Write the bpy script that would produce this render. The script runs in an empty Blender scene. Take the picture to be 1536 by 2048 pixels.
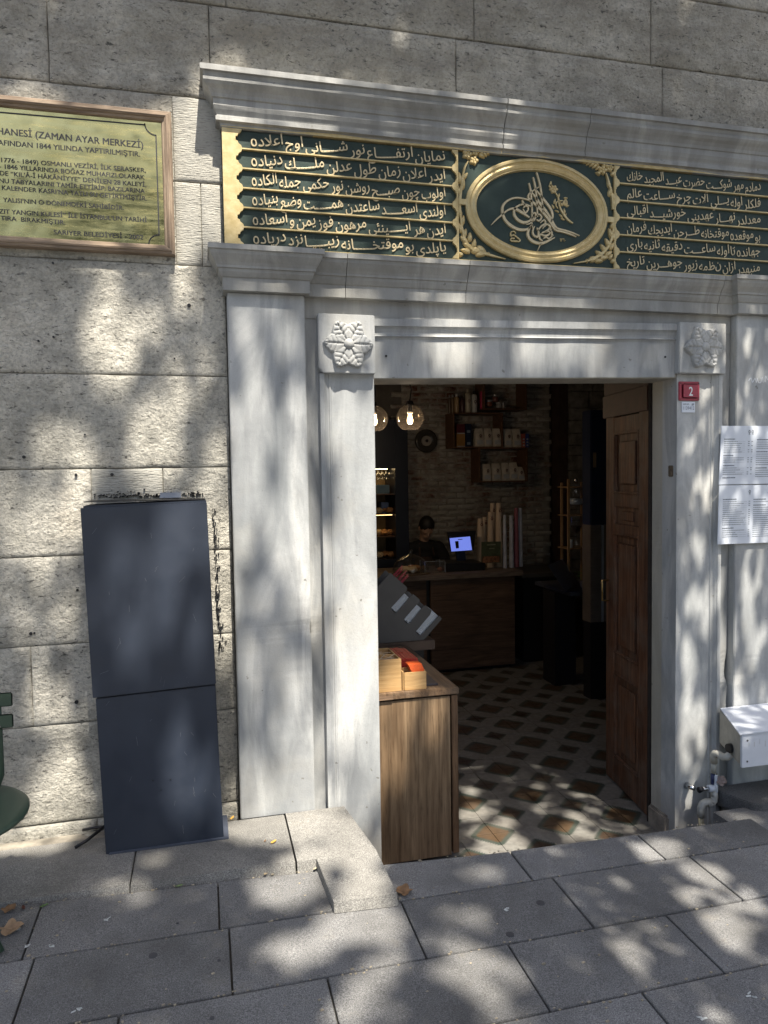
import bpy, bmesh, math, random
from mathutils import Vector, Matrix, noise
random.seed(7)
R = random.Random(11)
S = 1.2                       # all numbers below are in design units; 1 unit = 1.2 m
sc = bpy.context.scene
COL = sc.collection

# ------------------------------------------------------------------ camera
F, CX, CY = 1450.0, 768.0, 1024.0
CAM = (0.0, -2.75, 1.62)
_yaw, _pit, _rol = math.radians(13.946), math.radians(2.965), math.radians(-0.894)
_f = Vector((math.sin(_yaw)*math.cos(_pit), math.cos(_yaw)*math.cos(_pit), -math.sin(_pit)))
_r = Vector((math.cos(_yaw), -math.sin(_yaw), 0)); _u = _r.cross(_f)
c_, s_ = math.cos(_rol), math.sin(_rol)
RR, UU = c_*_r + s_*_u, -s_*_r + c_*_u
cam = bpy.data.cameras.new('camera'); co = bpy.data.objects.new('camera', cam); COL.objects.link(co)
cam.sensor_fit = 'VERTICAL'; cam.sensor_height = 36; cam.lens = F/2048*36
cam.clip_start = .05; cam.clip_end = 500
M = Matrix((RR, UU, -_f)).transposed().to_4x4(); M.translation = Vector(CAM)*S
co.matrix_world = M; sc.camera = co

def W(px, py, y=0.0):         # point of the place on the vertical plane at depth y seen at a photo pixel
    d = (px-CX)/F*RR - (py-CY)/F*UU + _f
    t = (y-CAM[1])/d.y
    return Vector(CAM) + t*d
def G(px, py, z=0.0):         # same for a level surface at height z
    d = (px-CX)/F*RR - (py-CY)/F*UU + _f
    return Vector(CAM) + (z-CAM[2])/d.z*d

# ------------------------------------------------------------------ light
SUN = Vector((-.10, .51, -1.0)).normalized()      # direction the sunlight travels
world = bpy.data.worlds.new('World'); sc.world = world; world.use_nodes = True
nt = world.node_tree; bg = nt.nodes['Background']
sky = nt.nodes.new('ShaderNodeTexSky'); sky.sky_type = 'NISHITA'; sky.sun_disc = False
sky.sun_elevation = math.asin(-SUN.z); sky.sun_rotation = math.atan2(-SUN.x, -SUN.y)
nt.links.new(sky.outputs[0], bg.inputs[0]); bg.inputs[1].default_value = 0.088
sky.air_density = 1.0; sky.dust_density = 2.6; sky.ozone_density = 0.8; sky.altitude = 0
sl = bpy.data.lights.new('sun', 'SUN'); sl.energy = 5.0; sl.angle = math.radians(.53); sl.color = (1, .93, .82)
so = bpy.data.objects.new('sun', sl); COL.objects.link(so); so.rotation_euler = SUN.to_track_quat('-Z', 'Y').to_euler()
so.location = (0, -6, 12)
sc.view_settings.view_transform = 'Standard'; sc.view_settings.look = 'None'
sc.view_settings.exposure = 1.22; sc.view_settings.gamma = 1.0
sc.render.engine = 'CYCLES'
try:
    sc.cycles.use_denoising = True; sc.cycles.max_bounces = 8; sc.cycles.diffuse_bounces = 5
    sc.cycles.sample_clamp_indirect = 4.0
except Exception: pass

# ------------------------------------------------------------------ materials
class NT:
    def __init__(s, name, rough=.6, metal=0.0, spec=.5):
        s.m = bpy.data.materials.new(name); s.m.use_nodes = True; s.t = s.m.node_tree
        s.b = s.t.nodes['Principled BSDF']; s.b.inputs['Roughness'].default_value = rough
        s.b.inputs['Metallic'].default_value = metal; s.b.inputs['Specular IOR Level'].default_value = spec
        s.co = s.t.nodes.new('ShaderNodeTexCoord')
    def n(s, typ, **k):
        nd = s.t.nodes.new(typ)
        for a, v in k.items():
            if a in nd.inputs: nd.inputs[a].default_value = v
            else: setattr(nd, a, v)
        return nd
    def link(s, a, b): s.t.links.new(a, b)
    def coords(s, scale=(1, 1, 1), world=True, rot=(0, 0, 0), loc=(0, 0, 0)):
        mp = s.n('ShaderNodeMapping'); mp.inputs['Scale'].default_value = scale; mp.inputs['Rotation'].default_value = rot
        mp.inputs['Location'].default_value = loc
        if world:
            g = s.n('ShaderNodeNewGeometry'); s.link(g.outputs['Position'], mp.inputs[0])
        else: s.link(s.co.outputs['Object'], mp.inputs[0])
        return mp.outputs[0]
    def noise(s, v, scale, detail=5, rough=.6, dist=0.0):
        nd = s.n('ShaderNodeTexNoise'); nd.inputs['Scale'].default_value = scale; nd.inputs['Detail'].default_value = detail
        nd.inputs['Roughness'].default_value = rough; nd.inputs['Distortion'].default_value = dist
        s.link(v, nd.inputs['Vector']); return nd.outputs['Fac']
    def ramp(s, fac, stops):
        r = s.n('ShaderNodeValToRGB'); e = r.color_ramp.elements
        while len(e) < len(stops): e.new(.5)
        for el, (p, c) in zip(e, stops):
            el.position = p; el.color = (c[0], c[1], c[2], 1) if hasattr(c, '__len__') else (c, c, c, 1)
        s.link(fac, r.inputs[0]); return r.outputs[0]
    def mix(s, fac, a, b, mode='MIX'):
        m = s.n('ShaderNodeMix'); m.data_type = 'RGBA'; m.blend_type = mode
        for sock, v in ((m.inputs[0], fac), (m.inputs[6], a), (m.inputs[7], b)):
            if hasattr(v, 'links'): s.link(v, sock)
            elif isinstance(v, (int, float)): sock.default_value = v
            else: sock.default_value = (v[0], v[1], v[2], 1)
        return m.outputs[2]
    def math(s, op, a, b=0.0):
        m = s.n('ShaderNodeMath'); m.operation = op
        for sock, v in ((m.inputs[0], a), (m.inputs[1], b)):
            if hasattr(v, 'links'): s.link(v, sock)
            else: sock.default_value = v
        return m.outputs[0]
    def col(s, c):
        if hasattr(c, 'links'): s.link(c, s.b.inputs['Base Color'])
        else: s.b.inputs['Base Color'].default_value = (c[0], c[1], c[2], 1)
    def rough(s, r): s.link(r, s.b.inputs['Roughness'])
    def bump(s, h, strength=.5, dist=.01):
        b = s.n('ShaderNodeBump'); b.inputs['Strength'].default_value = strength; b.inputs['Distance'].default_value = dist
        s.link(h, b.inputs['Height']); s.link(b.outputs[0], s.b.inputs['Normal'])

def m_plain(name, c, rough=.5, metal=0.0, var=.12, nscale=12, bump=0.0, bscale=60):
    k = NT(name, rough, metal); v = k.coords()
    f = k.noise(v, nscale, 4)
    k.col(k.ramp(f, [(.3, [x*(1-var) for x in c]), (.7, [min(1, x*(1+var)) for x in c])]))
    if bump: k.bump(k.noise(v, bscale, 4), bump, .003)
    return k.m

def m_limestone():
    k = NT('limestone', .92, 0, .2); v = k.coords()
    big = k.noise(v, 1.3, 6, .62, .4); mid = k.noise(v, 6, 8, .68); fine = k.noise(v, 70, 6, .72)
    vf = k.coords((1, 1, 2.2)); pits = k.noise(vf, 34, 5, .7, .5)
    c = k.ramp(big, [(.30, (.50, .48, .415)), (.5, (.70, .665, .575)), (.70, (.80, .76, .66))])
    c = k.mix(k.ramp(mid, [(.46, 0), (.64, .62)]), c, (.29, .28, .245))
    # high soot streaks on the upper courses
    g = k.n('ShaderNodeSeparateXYZ'); k.link(k.coords(), g.inputs[0])
    up = k.ramp(k.math('MULTIPLY', k.math('SUBTRACT', g.outputs[2], 3.30), 2.2), [(0, 0), (1, 1)])
    soot = k.math('MULTIPLY', up, k.ramp(k.noise(k.coords((.6, 1, 1.6)), 3.2, 7, .7), [(.30, .10), (.62, .85)]))
    c = k.mix(soot, c, (.30, .272, .22))
    c = k.mix(k.ramp(k.noise(v, 2.4, 3), [(.6, 0), (.78, .4)]), c, (.40, .31, .21))
    c = k.mix(k.ramp(pits, [(.33, .9), (.43, 0)]), c, (.05, .05, .046))
    c = k.mix(k.ramp(fine, [(.35, .45), (.55, 0)]), c, (.16, .16, .145))
    k.col(c)
    vs = k.coords((1.0, 1, 1.25), rot=(0, .5, 0))
    h = k.math('ADD', k.math('MULTIPLY', k.noise(vs, 24, 8, .72, .8), 1.0), k.math('MULTIPLY', fine, .5))
    h = k.math('ADD', h, k.math('MULTIPLY', k.noise(v, 9, 4), .8))
    k.bump(h, .9, .028)
    return k.m

def m_tooled():                      # combed (tooled) stone strips
    k = NT('tooled_stone', .92, 0, .2); v = k.coords((1.0, 1, 7))
    c = k.ramp(k.noise(k.coords(), 3, 6), [(.3, (.36, .35, .31)), (.7, (.50, .48, .42))])
    t = k.noise(v, 32, 4, .6)
    c = k.mix(k.ramp(t, [(.33, .6), (.45, 0)]), c, (.13, .13, .12)); k.col(c)
    k.bump(k.math('ADD', t, k.math('MULTIPLY', k.noise(k.coords(), 60, 4), .4)), .8, .012)
    return k.m

def m_marble(name='marble', warm=0.0, tone=1.0):
    k = NT(name, .55, 0, .4); v = k.coords()
    st = k.coords((1.9, 2, .55), rot=(0, .30, 0))
    f1 = k.noise(st, 1.5, 8, .62, 1.3); f2 = k.noise(k.coords((4.5, 3, .8), rot=(0, .12, 0)), 1.8, 7, .6, .9); f3 = k.noise(v, 2.1, 6, .6)
    a = (.24*tone, .255*tone, .26*tone); b = (.42*tone, .43*tone, .425*tone); cc = (.58*tone, .58*tone, .555*tone)
    c = k.ramp(f1, [(.30, a), (.5, b), (.68, cc)])
    c = k.mix(k.ramp(f2, [(.46, 0), (.62, .65)]), c, (.24*tone, .25*tone, .255*tone))
    c = k.mix(k.ramp(f3, [(.5, 0), (.8, .45)]), c, (.54*tone, .49*tone, .39*tone))
    if warm: c = k.mix(warm, c, (.46, .40, .28))
    fine = k.noise(v, 160, 3, .7)
    c = k.mix(k.ramp(fine, [(.3, .25), (.48, 0)]), c, (.22, .22, .22))
    # brown dirt low down near the ground, in irregular tongues
    g = k.n('ShaderNodeSeparateXYZ'); k.link(v, g.inputs[0])
    low = k.ramp(k.math('ADD', k.math('MULTIPLY', g.outputs[2], -2.1), k.math('MULTIPLY', k.noise(v, 7, 6), 1.1)), [(.0, 0), (.8, .55)])
    c = k.mix(low, c, (.30, .27, .22))
    spots = k.noise(v, 26, 3, .5)
    c = k.mix(k.ramp(spots, [(.25, .7), (.28, 0)]), c, (.16, .15, .13))
    k.col(c)
    k.rough(k.ramp(f2, [(.3, .42), (.7, .68)]))
    k.bump(k.math('ADD', k.math('MULTIPLY', k.noise(v, 14, 6, .6), 1.0), k.math('MULTIPLY', fine, .25)), .35, .006)
    return k.m

def m_granite(name, base=(.172, .171, .168), world=True):
    k = NT(name, .78, 0, .35); v = k.coords()
    sp = k.noise(v, 260, 3, .8); sp2 = k.noise(v, 120, 4, .75); big = k.noise(v, 2.2, 6, .65)
    c = k.ramp(sp, [(.36, [x*.45 for x in base]), (.5, base), (.66, [min(1, x*1.9) for x in base])])
    c = k.mix(k.ramp(sp2, [(.56, 0), (.72, .5)]), c, [x*2.1 for x in base])
    c = k.mix(k.ramp(big, [(.32, .7), (.60, 0)]), c, (.075, .072, .066))
    c = k.mix(k.ramp(k.noise(v, 9, 6, .7), [(.56, 0), (.72, .5)]), c, (.20, .185, .155))
    k.col(c); k.bump(k.math('ADD', sp2, k.math('MULTIPLY', k.noise(v, 14, 4), .5)), .55, .004)
    oi = k.n('ShaderNodeObjectInfo')
    hs = k.n('ShaderNodeHueSaturation'); k.link(c, hs.inputs['Color'])
    k.link(k.math('ADD', k.math('MULTIPLY', oi.outputs['Random'], .36), .82), hs.inputs['Value']); k.col(hs.outputs[0])
    return k.m

def m_wood(name, c1, c2, scale=1.0, axis='Z', rough=.5, worn=0.0, contrast=1.0):
    k = NT(name, rough, 0, .4)
    sx = {'Z': (9, 9, .55), 'X': (.55, 9, 9), 'Y': (9, .55, 9)}[axis]
    v = k.coords([q*scale for q in sx]); f = k.noise(v, 3.2, 8, .62, 1.4); g = k.noise(v, 16, 4, .7, .2)
    c = k.ramp(f, [(.3, c1), (.52, [(a+b)/2 for a, b in zip(c1, c2)]), (.7, c2)])
    c = k.mix(k.ramp(g, [(.34, .6*contrast), (.5, 0)]), c, [x*.45 for x in c1])
    w = k.n('ShaderNodeTexWave'); w.inputs['Scale'].default_value = 1.1; w.inputs['Distortion'].default_value = 7; w.inputs['Detail'].default_value = 3
    k.link(v, w.inputs['Vector'])
    c = k.mix(k.ramp(w.outputs['Fac'], [(0, .35*contrast), (.25, 0)]), c, [x*.55 for x in c1])
    if worn: c = k.mix(k.ramp(k.noise(k.coords(), 6, 6, .7), [(.45, 0), (.65, worn)]), c, (.16, .13, .10))
    k.col(c); k.bump(g, .3, .003); return k.m

def m_gold():
    k = NT('gold_paint', .42, .35); v = k.coords()
    c = k.ramp(k.noise(v, 22, 6, .65), [(.3, (.46, .35, .15)), (.6, (.60, .48, .25)), (.8, (.68, .57, .36))])
    c = k.mix(k.ramp(k.noise(v, 90, 4, .7), [(.28, .6), (.38, 0)]), c, (.30, .19, .06))
    k.col(c); k.bump(k.noise(v, 80, 4), .25, .003); return k.m
def m_green():
    k = NT('dark_green_paint', .5, 0, .3); v = k.coords()
    k.col(k.ramp(k.noise(v, 9, 6), [(.3, (.020, .036, .030)), (.7, (.034, .054, .045))]))
    k.rough(k.ramp(k.noise(v, 30, 5), [(.3, .40), (.7, .58)])); k.bump(k.noise(v, 45, 5), .3, .004); return k.m
def m_brass():
    k = NT('polished_brass', .14, 1.0); v = k.coords()
    k.col(k.ramp(k.noise(v, 5, 5), [(.3, (.46, .39, .15)), (.7, (.66, .57, .25))]))
    k.rough(k.ramp(k.noise(k.coords((1, 1, 6)), 10, 6, .7), [(.3, .10), (.7, .34)]))
    k.bump(k.noise(v, 4.5, 2), .35, .02); return k.m
def m_navy():
    k = NT('navy_paint', .42, 0); v = k.coords()
    k.col(k.ramp(k.noise(v, 3, 5), [(.3, (.020, .027, .042)), (.7, (.029, .037, .055))]))
    k.rough(k.ramp(k.noise(v, 12, 6), [(.3, .34), (.7, .55)])); k.bump(k.noise(v, 220, 3), .15, .001); return k.m
def m_glass(name, c=(1, 1, 1), rough=.02):
    k = NT(name, rough); k.col(c); k.b.inputs['Transmission Weight'].default_value = 1.0; k.b.inputs['IOR'].default_value = 1.15; return k.m
def m_emit(name, c, e):
    k = NT(name, .5); k.col(c); k.b.inputs['Emission Color'].default_value = (*c, 1); k.b.inputs['Emission Strength'].default_value = e; return k.m
def m_tile():
    k = NT('cement_tile', .42, 0); v = k.coords(world=False)
    sep = k.n('ShaderNodeSeparateXYZ'); k.link(v, sep.inputs[0]); h = .16675/2*S
    def manh(cx, cy):
        dx = k.math('ABSOLUTE', k.math('SUBTRACT', sep.outputs[0], cx)); dy = k.math('ABSOLUTE', k.math('SUBTRACT', sep.outputs[1], cy))
        zz = k.math('PINGPONG', k.math('SUBTRACT', dx, dy), .0085*S)
        cut = k.math('MULTIPLY', k.math('MAXIMUM', dx, dy), 1.18)
        return k.math('MAXIMUM', k.math('ADD', k.math('ADD', dx, dy), k.math('MULTIPLY', zz, 1.9)), cut)
    dB, dS = manh(-h, -h), manh(h, h)
    nz = k.noise(k.coords(), 30, 6, .7)
    white = k.ramp(nz, [(.3, (.14, .137, .125)), (.7, (.27, .262, .235))])
    line = k.math('PINGPONG', k.math('ADD', k.math('SUBTRACT', dB, .12*S), 0), .03*S)
    c = white
    for d, rB, rI, inner in ((dB, .126*S, .094*S, (.072, .040, .017)), (dS, .086*S, .062*S, (.045, .027, .016))):
        c = k.mix(k.math('LESS_THAN', d, rB), c, (.035, .052, .043))
        c = k.mix(k.math('LESS_THAN', d, rI), c, k.ramp(nz, [(.3, [q*.7 for q in inner]), (.7, [q*1.25 for q in inner])]))
    c = k.mix(k.ramp(k.noise(k.coords(), 6, 5), [(.4, .35), (.7, 0)]), c, (.12, .10, .08))
    k.col(c); k.bump(nz, .15, .002); return k.m
def m_brick():
    k = NT('old_brick', .95, 0, .15); v = k.coords()
    c = k.ramp(k.noise(v, 7, 6), [(.3, (.10, .035, .022)), (.7, (.17, .07, .045))])
    c = k.mix(k.ramp(k.noise(v, 3.0, 7, .7), [(.33, 0), (.54, .94)]), c, (.46, .44, .40))
    k.col(c); k.bump(k.noise(v, 30, 7, .7), .9, .02); return k.m
def m_leaf(name, c):
    k = NT(name, .6, 0, .3); oi = k.noise(k.coords(), 9, 4)
    k.col(k.ramp(oi, [(.3, [x*.7 for x in c]), (.7, [x*1.35 for x in c])]))
    return k.m

LIME, TOOL, MARB = m_limestone(), m_tooled(), m_marble()
MARBW = m_marble('marble_reveal', .45, .92); MARBD = m_marble('marble_grey', 0, .80); MARBC = m_marble('marble_dirty', .12, .70); MARBL = m_marble('marble_lintel', 0, .84)
GRAN = m_granite('granite'); GRANL = m_granite('granite_light', (.215, .208, .190))
PGOLD = m_plain('pale_gold', (.56, .46, .28), .4, .25, .12, 60, .2)
GOLD, GREEN, BRASS, NAVY = m_gold(), m_green(), m_brass(), m_navy()
OAK = m_wood('oak_front', (.15, .092, .050), (.34, .235, .138), .62, 'Z', .45)
OAKT = m_wood('oak_top', (.10, .06, .035), (.24, .155, .09), 1.0, 'Y', .5, .3)
BOXW = m_wood('box_wood', (.42, .25, .10), (.60, .39, .18), 1.6, 'X', .5, 0, .4)
DOORW = m_wood('old_door_wood', (.05, .019, .011), (.27, .125, .062), 1.0, 'Z', .6, .45)
FRAMEW = m_wood('weathered_frame_wood', (.18, .125, .085), (.40, .31, .22), 1.6, 'X', .8, .3)
FRAMEV = m_wood('weathered_frame_wood_upright', (.18, .125, .085), (.40, .31, .22), 1.6, 'Z', .8, .3)
CNTW = m_wood('counter_wood', (.07, .04, .025), (.18, .105, .062), .8, 'X', .55)
SHELFW = m_wood('shelf_wood', (.10, .05, .028), (.20, .11, .06), 1.2, 'X', .55)
TOWERW = m_wood('tower_wood', (.30, .17, .08), (.42, .27, .14), 1.2, 'Z', .5)
MORTAR = m_plain('mortar', (.055, .052, .046), .95, 0, .3, 30, .4, 90)
MORTL = m_plain('grout', (.14, .13, .115), .95, 0, .3, 30, .4, 90)
WHITE = m_plain('white_paint', (.62, .65, .70), .4, 0, .04)
SIGNW = m_plain('menu_board_white', (.70, .74, .80), .3, 0, .03)
INK = m_plain('black_ink', (.014, .014, .017), .5, 0, 0)
GINK = m_plain('grey_ink', (.17, .19, .22), .5, 0, 0)
RED = m_plain('red_enamel', (.36, .045, .07), .32, 0, .12, 30, .15)
PVC = m_plain('pvc_pipe', (.46, .45, .40), .45, 0, .15, 20, .1)
STEEL = m_plain('chrome', (.6, .6, .6), .2, 1.0, .05)
BLACK = m_plain('black_plastic', (.012, .012, .014), .4, 0, .1)
DKBLUE = m_plain('dark_blue_panel', (.010, .018, .045), .4, 0, .1)
GREYP = m_plain('grey_steel', (.105, .10, .095), .45, 0, .06)
LIDW = m_plain('white_lid', (.62, .66, .70), .35, 0, .04)
CHAIRG = m_plain('green_metal', (.045, .075, .05), .38, .1, .1)
DRY = m_plain('dry_leaf', (.22, .125, .06), .8, 0, .35, 40, .3)
DRYY = m_plain('yellow_leaf', (.50, .30, .06), .7, 0, .3, 40)
LEAFG = m_leaf('green_leaf', (.05, .10, .025))
BARK = m_plain('bark', (.16, .14, .10), .95, 0, .4, 6, .8, 12)
CUPP = m_plain('kraft_cup', (.58, .45, .33), .6, 0, .06)
CUPC = m_plain('clear_cup', (.5, .52, .60), .15, 0, .2)
BAG = m_plain('kraft_bag', (.55, .50, .43), .7, 0, .12, 30, .3)
SKIN = m_plain('skin', (.42, .26, .18), .55, 0, .1)
HAIR = m_plain('hair', (.008, .007, .006), .6, 0, .2)
SHIRT = m_plain('dark_shirt', (.012, .012, .014), .85, 0, .2)
APRON = m_plain('apron_cloth', (.055, .032, .022), .85, 0, .2)
PLASTER = m_plain('interior_plaster', (.10, .09, .08), .9, 0, .2, 4, .3)
GLASS, SMOKE = m_glass('clear_glass'), m_glass('smoked_glass', (.62, .52, .42))
TILE, BRICK = m_tile(), m_brick()

# ------------------------------------------------------------------ mesh helpers
ORG = {}
def lab(o, label=None, cat=None, group=None, kind=None):
    if label: o['label'] = label
    if cat: o['category'] = cat
    if group: o['group'] = group
    if kind: o['kind'] = kind
    return o
def thing(name, loc, label, cat, group=None, kind=None):
    o = bpy.data.objects.new(name, None); COL.objects.link(o); o.empty_display_size = .1
    o.location = Vector(loc)*S; ORG[o.name] = Vector(loc)*S
    return lab(o, label, cat, group, kind)
def mk(name, verts, faces, mat, parent=None, smooth=False, bevel=0.0, org=None, mats=None, fmat=None):
    vs = [Vector(v)*S for v in verts]
    lo = Vector([min(v[i] for v in vs) for i in range(3)]); hi = Vector([max(v[i] for v in vs) for i in range(3)])
    o0 = Vector(((lo.x+hi.x)/2, (lo.y+hi.y)/2, lo.z)) if org is None else Vector(org)*S
    me = bpy.data.meshes.new(name); me.from_pydata([v-o0 for v in vs], [], faces)
    for m in (mats or [mat]): me.materials.append(m)
    if fmat: me.polygons.foreach_set('material_index', fmat)
    bm = bmesh.new(); bm.from_mesh(me)
    bmesh.ops.recalc_face_normals(bm, faces=bm.faces)
    if bevel:
        ed = [e for e in bm.edges if len(e.link_faces) == 2 and e.calc_face_angle(0) > .6]
        bmesh.ops.bevel(bm, geom=ed, offset=bevel*S, segments=2, affect='EDGES', clamp_overlap=True)
    bm.to_mesh(me); bm.free()
    if smooth:
        me.polygons.foreach_set('use_smooth', [True]*len(me.polygons))
    o = bpy.data.objects.new(name, me); COL.objects.link(o)
    ORG[o.name] = o0
    if parent is not None:
        o.parent = parent; o.location = o0 - ORG[parent.name]
    else: o.location = o0
    return o
class MB:
    def __init__(s): s.v = []; s.f = []; s.m = []
    def add(s, v, f, mi=0):
        n = len(s.v); s.v += [tuple(q) for q in v]; s.f += [tuple(i+n for i in q) for q in f]; s.m += [mi]*len(f); return s
    def box(s, x0, x1, y0, y1, z0, z1, mi=0):
        return s.add([(x0, y0, z0), (x1, y0, z0), (x1, y1, z0), (x0, y1, z0), (x0, y0, z1), (x1, y0, z1), (x1, y1, z1), (x0, y1, z1)],
            [(0, 3, 2, 1), (4, 5, 6, 7), (0, 1, 5, 4), (1, 2, 6, 5), (2, 3, 7, 6), (3, 0, 4, 7)], mi)
    def obox(s, c, ax, ay, az, mi=0):      # oriented box: centre and three half-axis vectors
        c, ax, ay, az = map(Vector, (c, ax, ay, az)); v = [c+a*ax+b*ay+d*az for d in (-1, 1) for a, b in ((-1, -1), (1, -1), (1, 1), (-1, 1))]
        return s.add(v, [(0, 3, 2, 1), (4, 5, 6, 7), (0, 1, 5, 4), (1, 2, 6, 5), (2, 3, 7, 6), (3, 0, 4, 7)], mi)
    def tube(s, pts, r, n=8, mi=0, cap=True):
        pts = [Vector(p) for p in pts]; rs = r if isinstance(r, (list, tuple)) else [r]*len(pts); base = len(s.v); prev = None
        for i, p in enumerate(pts):
            t = (pts[min(i+1, len(pts)-1)] - pts[max(i-1, 0)]).normalized()
            a = prev if prev is not None else (Vector((0, 0, 1)) if abs(t.z) < .9 else Vector((1, 0, 0)))
            a = (a - t*a.dot(t)).normalized(); prev = a; b = t.cross(a)
            s.v += [tuple(p + rs[i]*(math.cos(2*math.pi*k/n)*a + math.sin(2*math.pi*k/n)*b)) for k in range(n)]
        for i in range(len(pts)-1):
            for k in range(n):
                s.f.append((base+i*n+k, base+i*n+(k+1) % n, base+(i+1)*n+(k+1) % n, base+(i+1)*n+k)); s.m.append(mi)
        if cap:
            s.f += [tuple(base+k for k in range(n))[::-1], tuple(base+(len(pts)-1)*n+k for k in range(n))]; s.m += [mi, mi]
        return s
    def lathe(s, c, prof, n=20, axis='Z', mi=0, sx=1.0):
        c = Vector(c); base = len(s.v)
        for r, h in prof:
            for k in range(n):
                a = 2*math.pi*k/n; u, w = r*math.cos(a)*sx, r*math.sin(a)
                s.v.append(tuple(c + (Vector((u, w, h)) if axis == 'Z' else Vector((u, h, w)) if axis == 'Y' else Vector((h, u, w)))))
        for i in range(len(prof)-1):
            for k in range(n):
                s.f.append((base+i*n+k, base+i*n+(k+1) % n, base+(i+1)*n+(k+1) % n, base+(i+1)*n+k)); s.m.append(mi)
        if prof[0][0] > 1e-5: s.f.append(tuple(base+k for k in range(n))[::-1]); s.m.append(mi)
        if prof[-1][0] > 1e-5: s.f.append(tuple(base+(len(prof)-1)*n+k for k in range(n))); s.m.append(mi)
        return s
    def prism(s, poly, y0, y1, mi=0):       # polygon in (x,z) extruded along y
        n = len(poly); v = [(x, y0, z) for x, z in poly] + [(x, y1, z) for x, z in poly]
        return s.add(v, [tuple(range(n)), tuple(range(2*n-1, n-1, -1))] + [(i, i+n, (i+1) % n+n, (i+1) % n) for i in range(n)], mi)
    def build(s, name, mat, parent=None, smooth=False, bevel=0.0, org=None, mats=None):
        return mk(name, s.v, s.f, mat, parent, smooth, bevel, org, mats, s.m if mats else None)
def box(name, x0, x1, y0, y1, z0, z1, mat, parent=None, bevel=0.0):
    return MB().box(x0, x1, y0, y1, z0, z1).build(name, mat, parent, bevel=bevel)
def copy_tree(o, dloc=None, parent=None, loc=None, rotz=None):
    c = o.copy(); COL.objects.link(c)
    if parent is not None: c.parent = parent
    ORG[c.name] = ORG.get(o.name, Vector())
    if loc is not None: c.location = Vector(loc)*S
    if dloc is not None: c.location = o.location + Vector(dloc)*S
    if rotz is not None: c.rotation_euler.z = rotz
    for ch in list(o.children): copy_tree(ch, parent=c)
    return c
def slope(o, k=.0195, x0=1.33):        # the lintel group runs very slightly uphill to the right
    for v in o.data.vertices:
        v.co.z += k*((v.co.x+ORG[o.name].x)/S-x0)*S
    return o

# ------------------------------------------------------------------ lettering
AF={ 'ا':(0xFE8D,0xFE8E,0,0),'آ':(0xFE81,0xFE82,0,0),'ب':(0xFE8F,0xFE90,0xFE91,0xFE92),'پ':(0xFB56,0xFB57,0xFB58,0xFB59),'ت':(0xFE95,0xFE96,0xFE97,0xFE98),'ث':(0xFE99,0xFE9A,0xFE9B,0xFE9C),
'ج':(0xFE9D,0xFE9E,0xFE9F,0xFEA0),'چ':(0xFB7A,0xFB7B,0xFB7C,0xFB7D),'ح':(0xFEA1,0xFEA2,0xFEA3,0xFEA4),'خ':(0xFEA5,0xFEA6,0xFEA7,0xFEA8),'د':(0xFEA9,0xFEAA,0,0),'ذ':(0xFEAB,0xFEAC,0,0),
'ر':(0xFEAD,0xFEAE,0,0),'ز':(0xFEAF,0xFEB0,0,0),'س':(0xFEB1,0xFEB2,0xFEB3,0xFEB4),'ش':(0xFEB5,0xFEB6,0xFEB7,0xFEB8),'ص':(0xFEB9,0xFEBA,0xFEBB,0xFEBC),'ض':(0xFEBD,0xFEBE,0xFEBF,0xFEC0),
'ط':(0xFEC1,0xFEC2,0xFEC3,0xFEC4),'ع':(0xFEC9,0xFECA,0xFECB,0xFECC),'ف':(0xFED1,0xFED2,0xFED3,0xFED4),'ق':(0xFED5,0xFED6,0xFED7,0xFED8),'ك':(0xFED9,0xFEDA,0xFEDB,0xFEDC),
'ل':(0xFEDD,0xFEDE,0xFEDF,0xFEE0),'م':(0xFEE1,0xFEE2,0xFEE3,0xFEE4),'ن':(0xFEE5,0xFEE6,0xFEE7,0xFEE8),'ه':(0xFEE9,0xFEEA,0xFEEB,0xFEEC),'و':(0xFEED,0xFEEE,0,0),'ى':(0xFEEF,0xFEF0,0xFEF3,0xFEF4),
'ي':(0xFEF1,0xFEF2,0xFEF3,0xFEF4),'ـ':(0x640,)*4,'ئ':(0xFE89,0xFE8A,0xFE8B,0xFE8C)}
def shape(s):
    out = []; n = len(s); i = 0
    while i < n:
        c = s[i]
        if c not in AF: out.append(c); i += 1; continue
        pj = i > 0 and s[i-1] in AF and AF[s[i-1]][2]
        if c == 'ل' and i+1 < n and s[i+1] == 'ا': out.append(chr(0xFEFC if pj else 0xFEFB)); i += 2; continue
        nj = i+1 < n and s[i+1] in AF and AF[c][2]
        f = AF[c]; out.append(chr(f[3] if pj and nj else f[1] if pj else f[2] if nj else f[0])); i += 1
    return ''.join(out)[::-1].replace(chr(0xFEE9), chr(0x665))
def glyphs(body, size=1.0, extrude=0.0, bevel=0.0, offset=0.0, res=3, arabic=False):
    c = bpy.data.curves.new('t', 'FONT'); c.body = shape(body) if arabic else body; c.size = size
    c.extrude = extrude; c.bevel_depth = bevel; c.bevel_resolution = 1 if bevel else 0; c.offset = offset; c.resolution_u = res
    o = bpy.data.objects.new('t', c); me = bpy.data.meshes.new_from_object(o)
    v = [tuple(q.co) for q in me.vertices]; f = [tuple(p.vertices) for p in me.polygons]
    bpy.data.objects.remove(o); bpy.data.curves.remove(c); bpy.data.meshes.remove(me)
    return v, f
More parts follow.
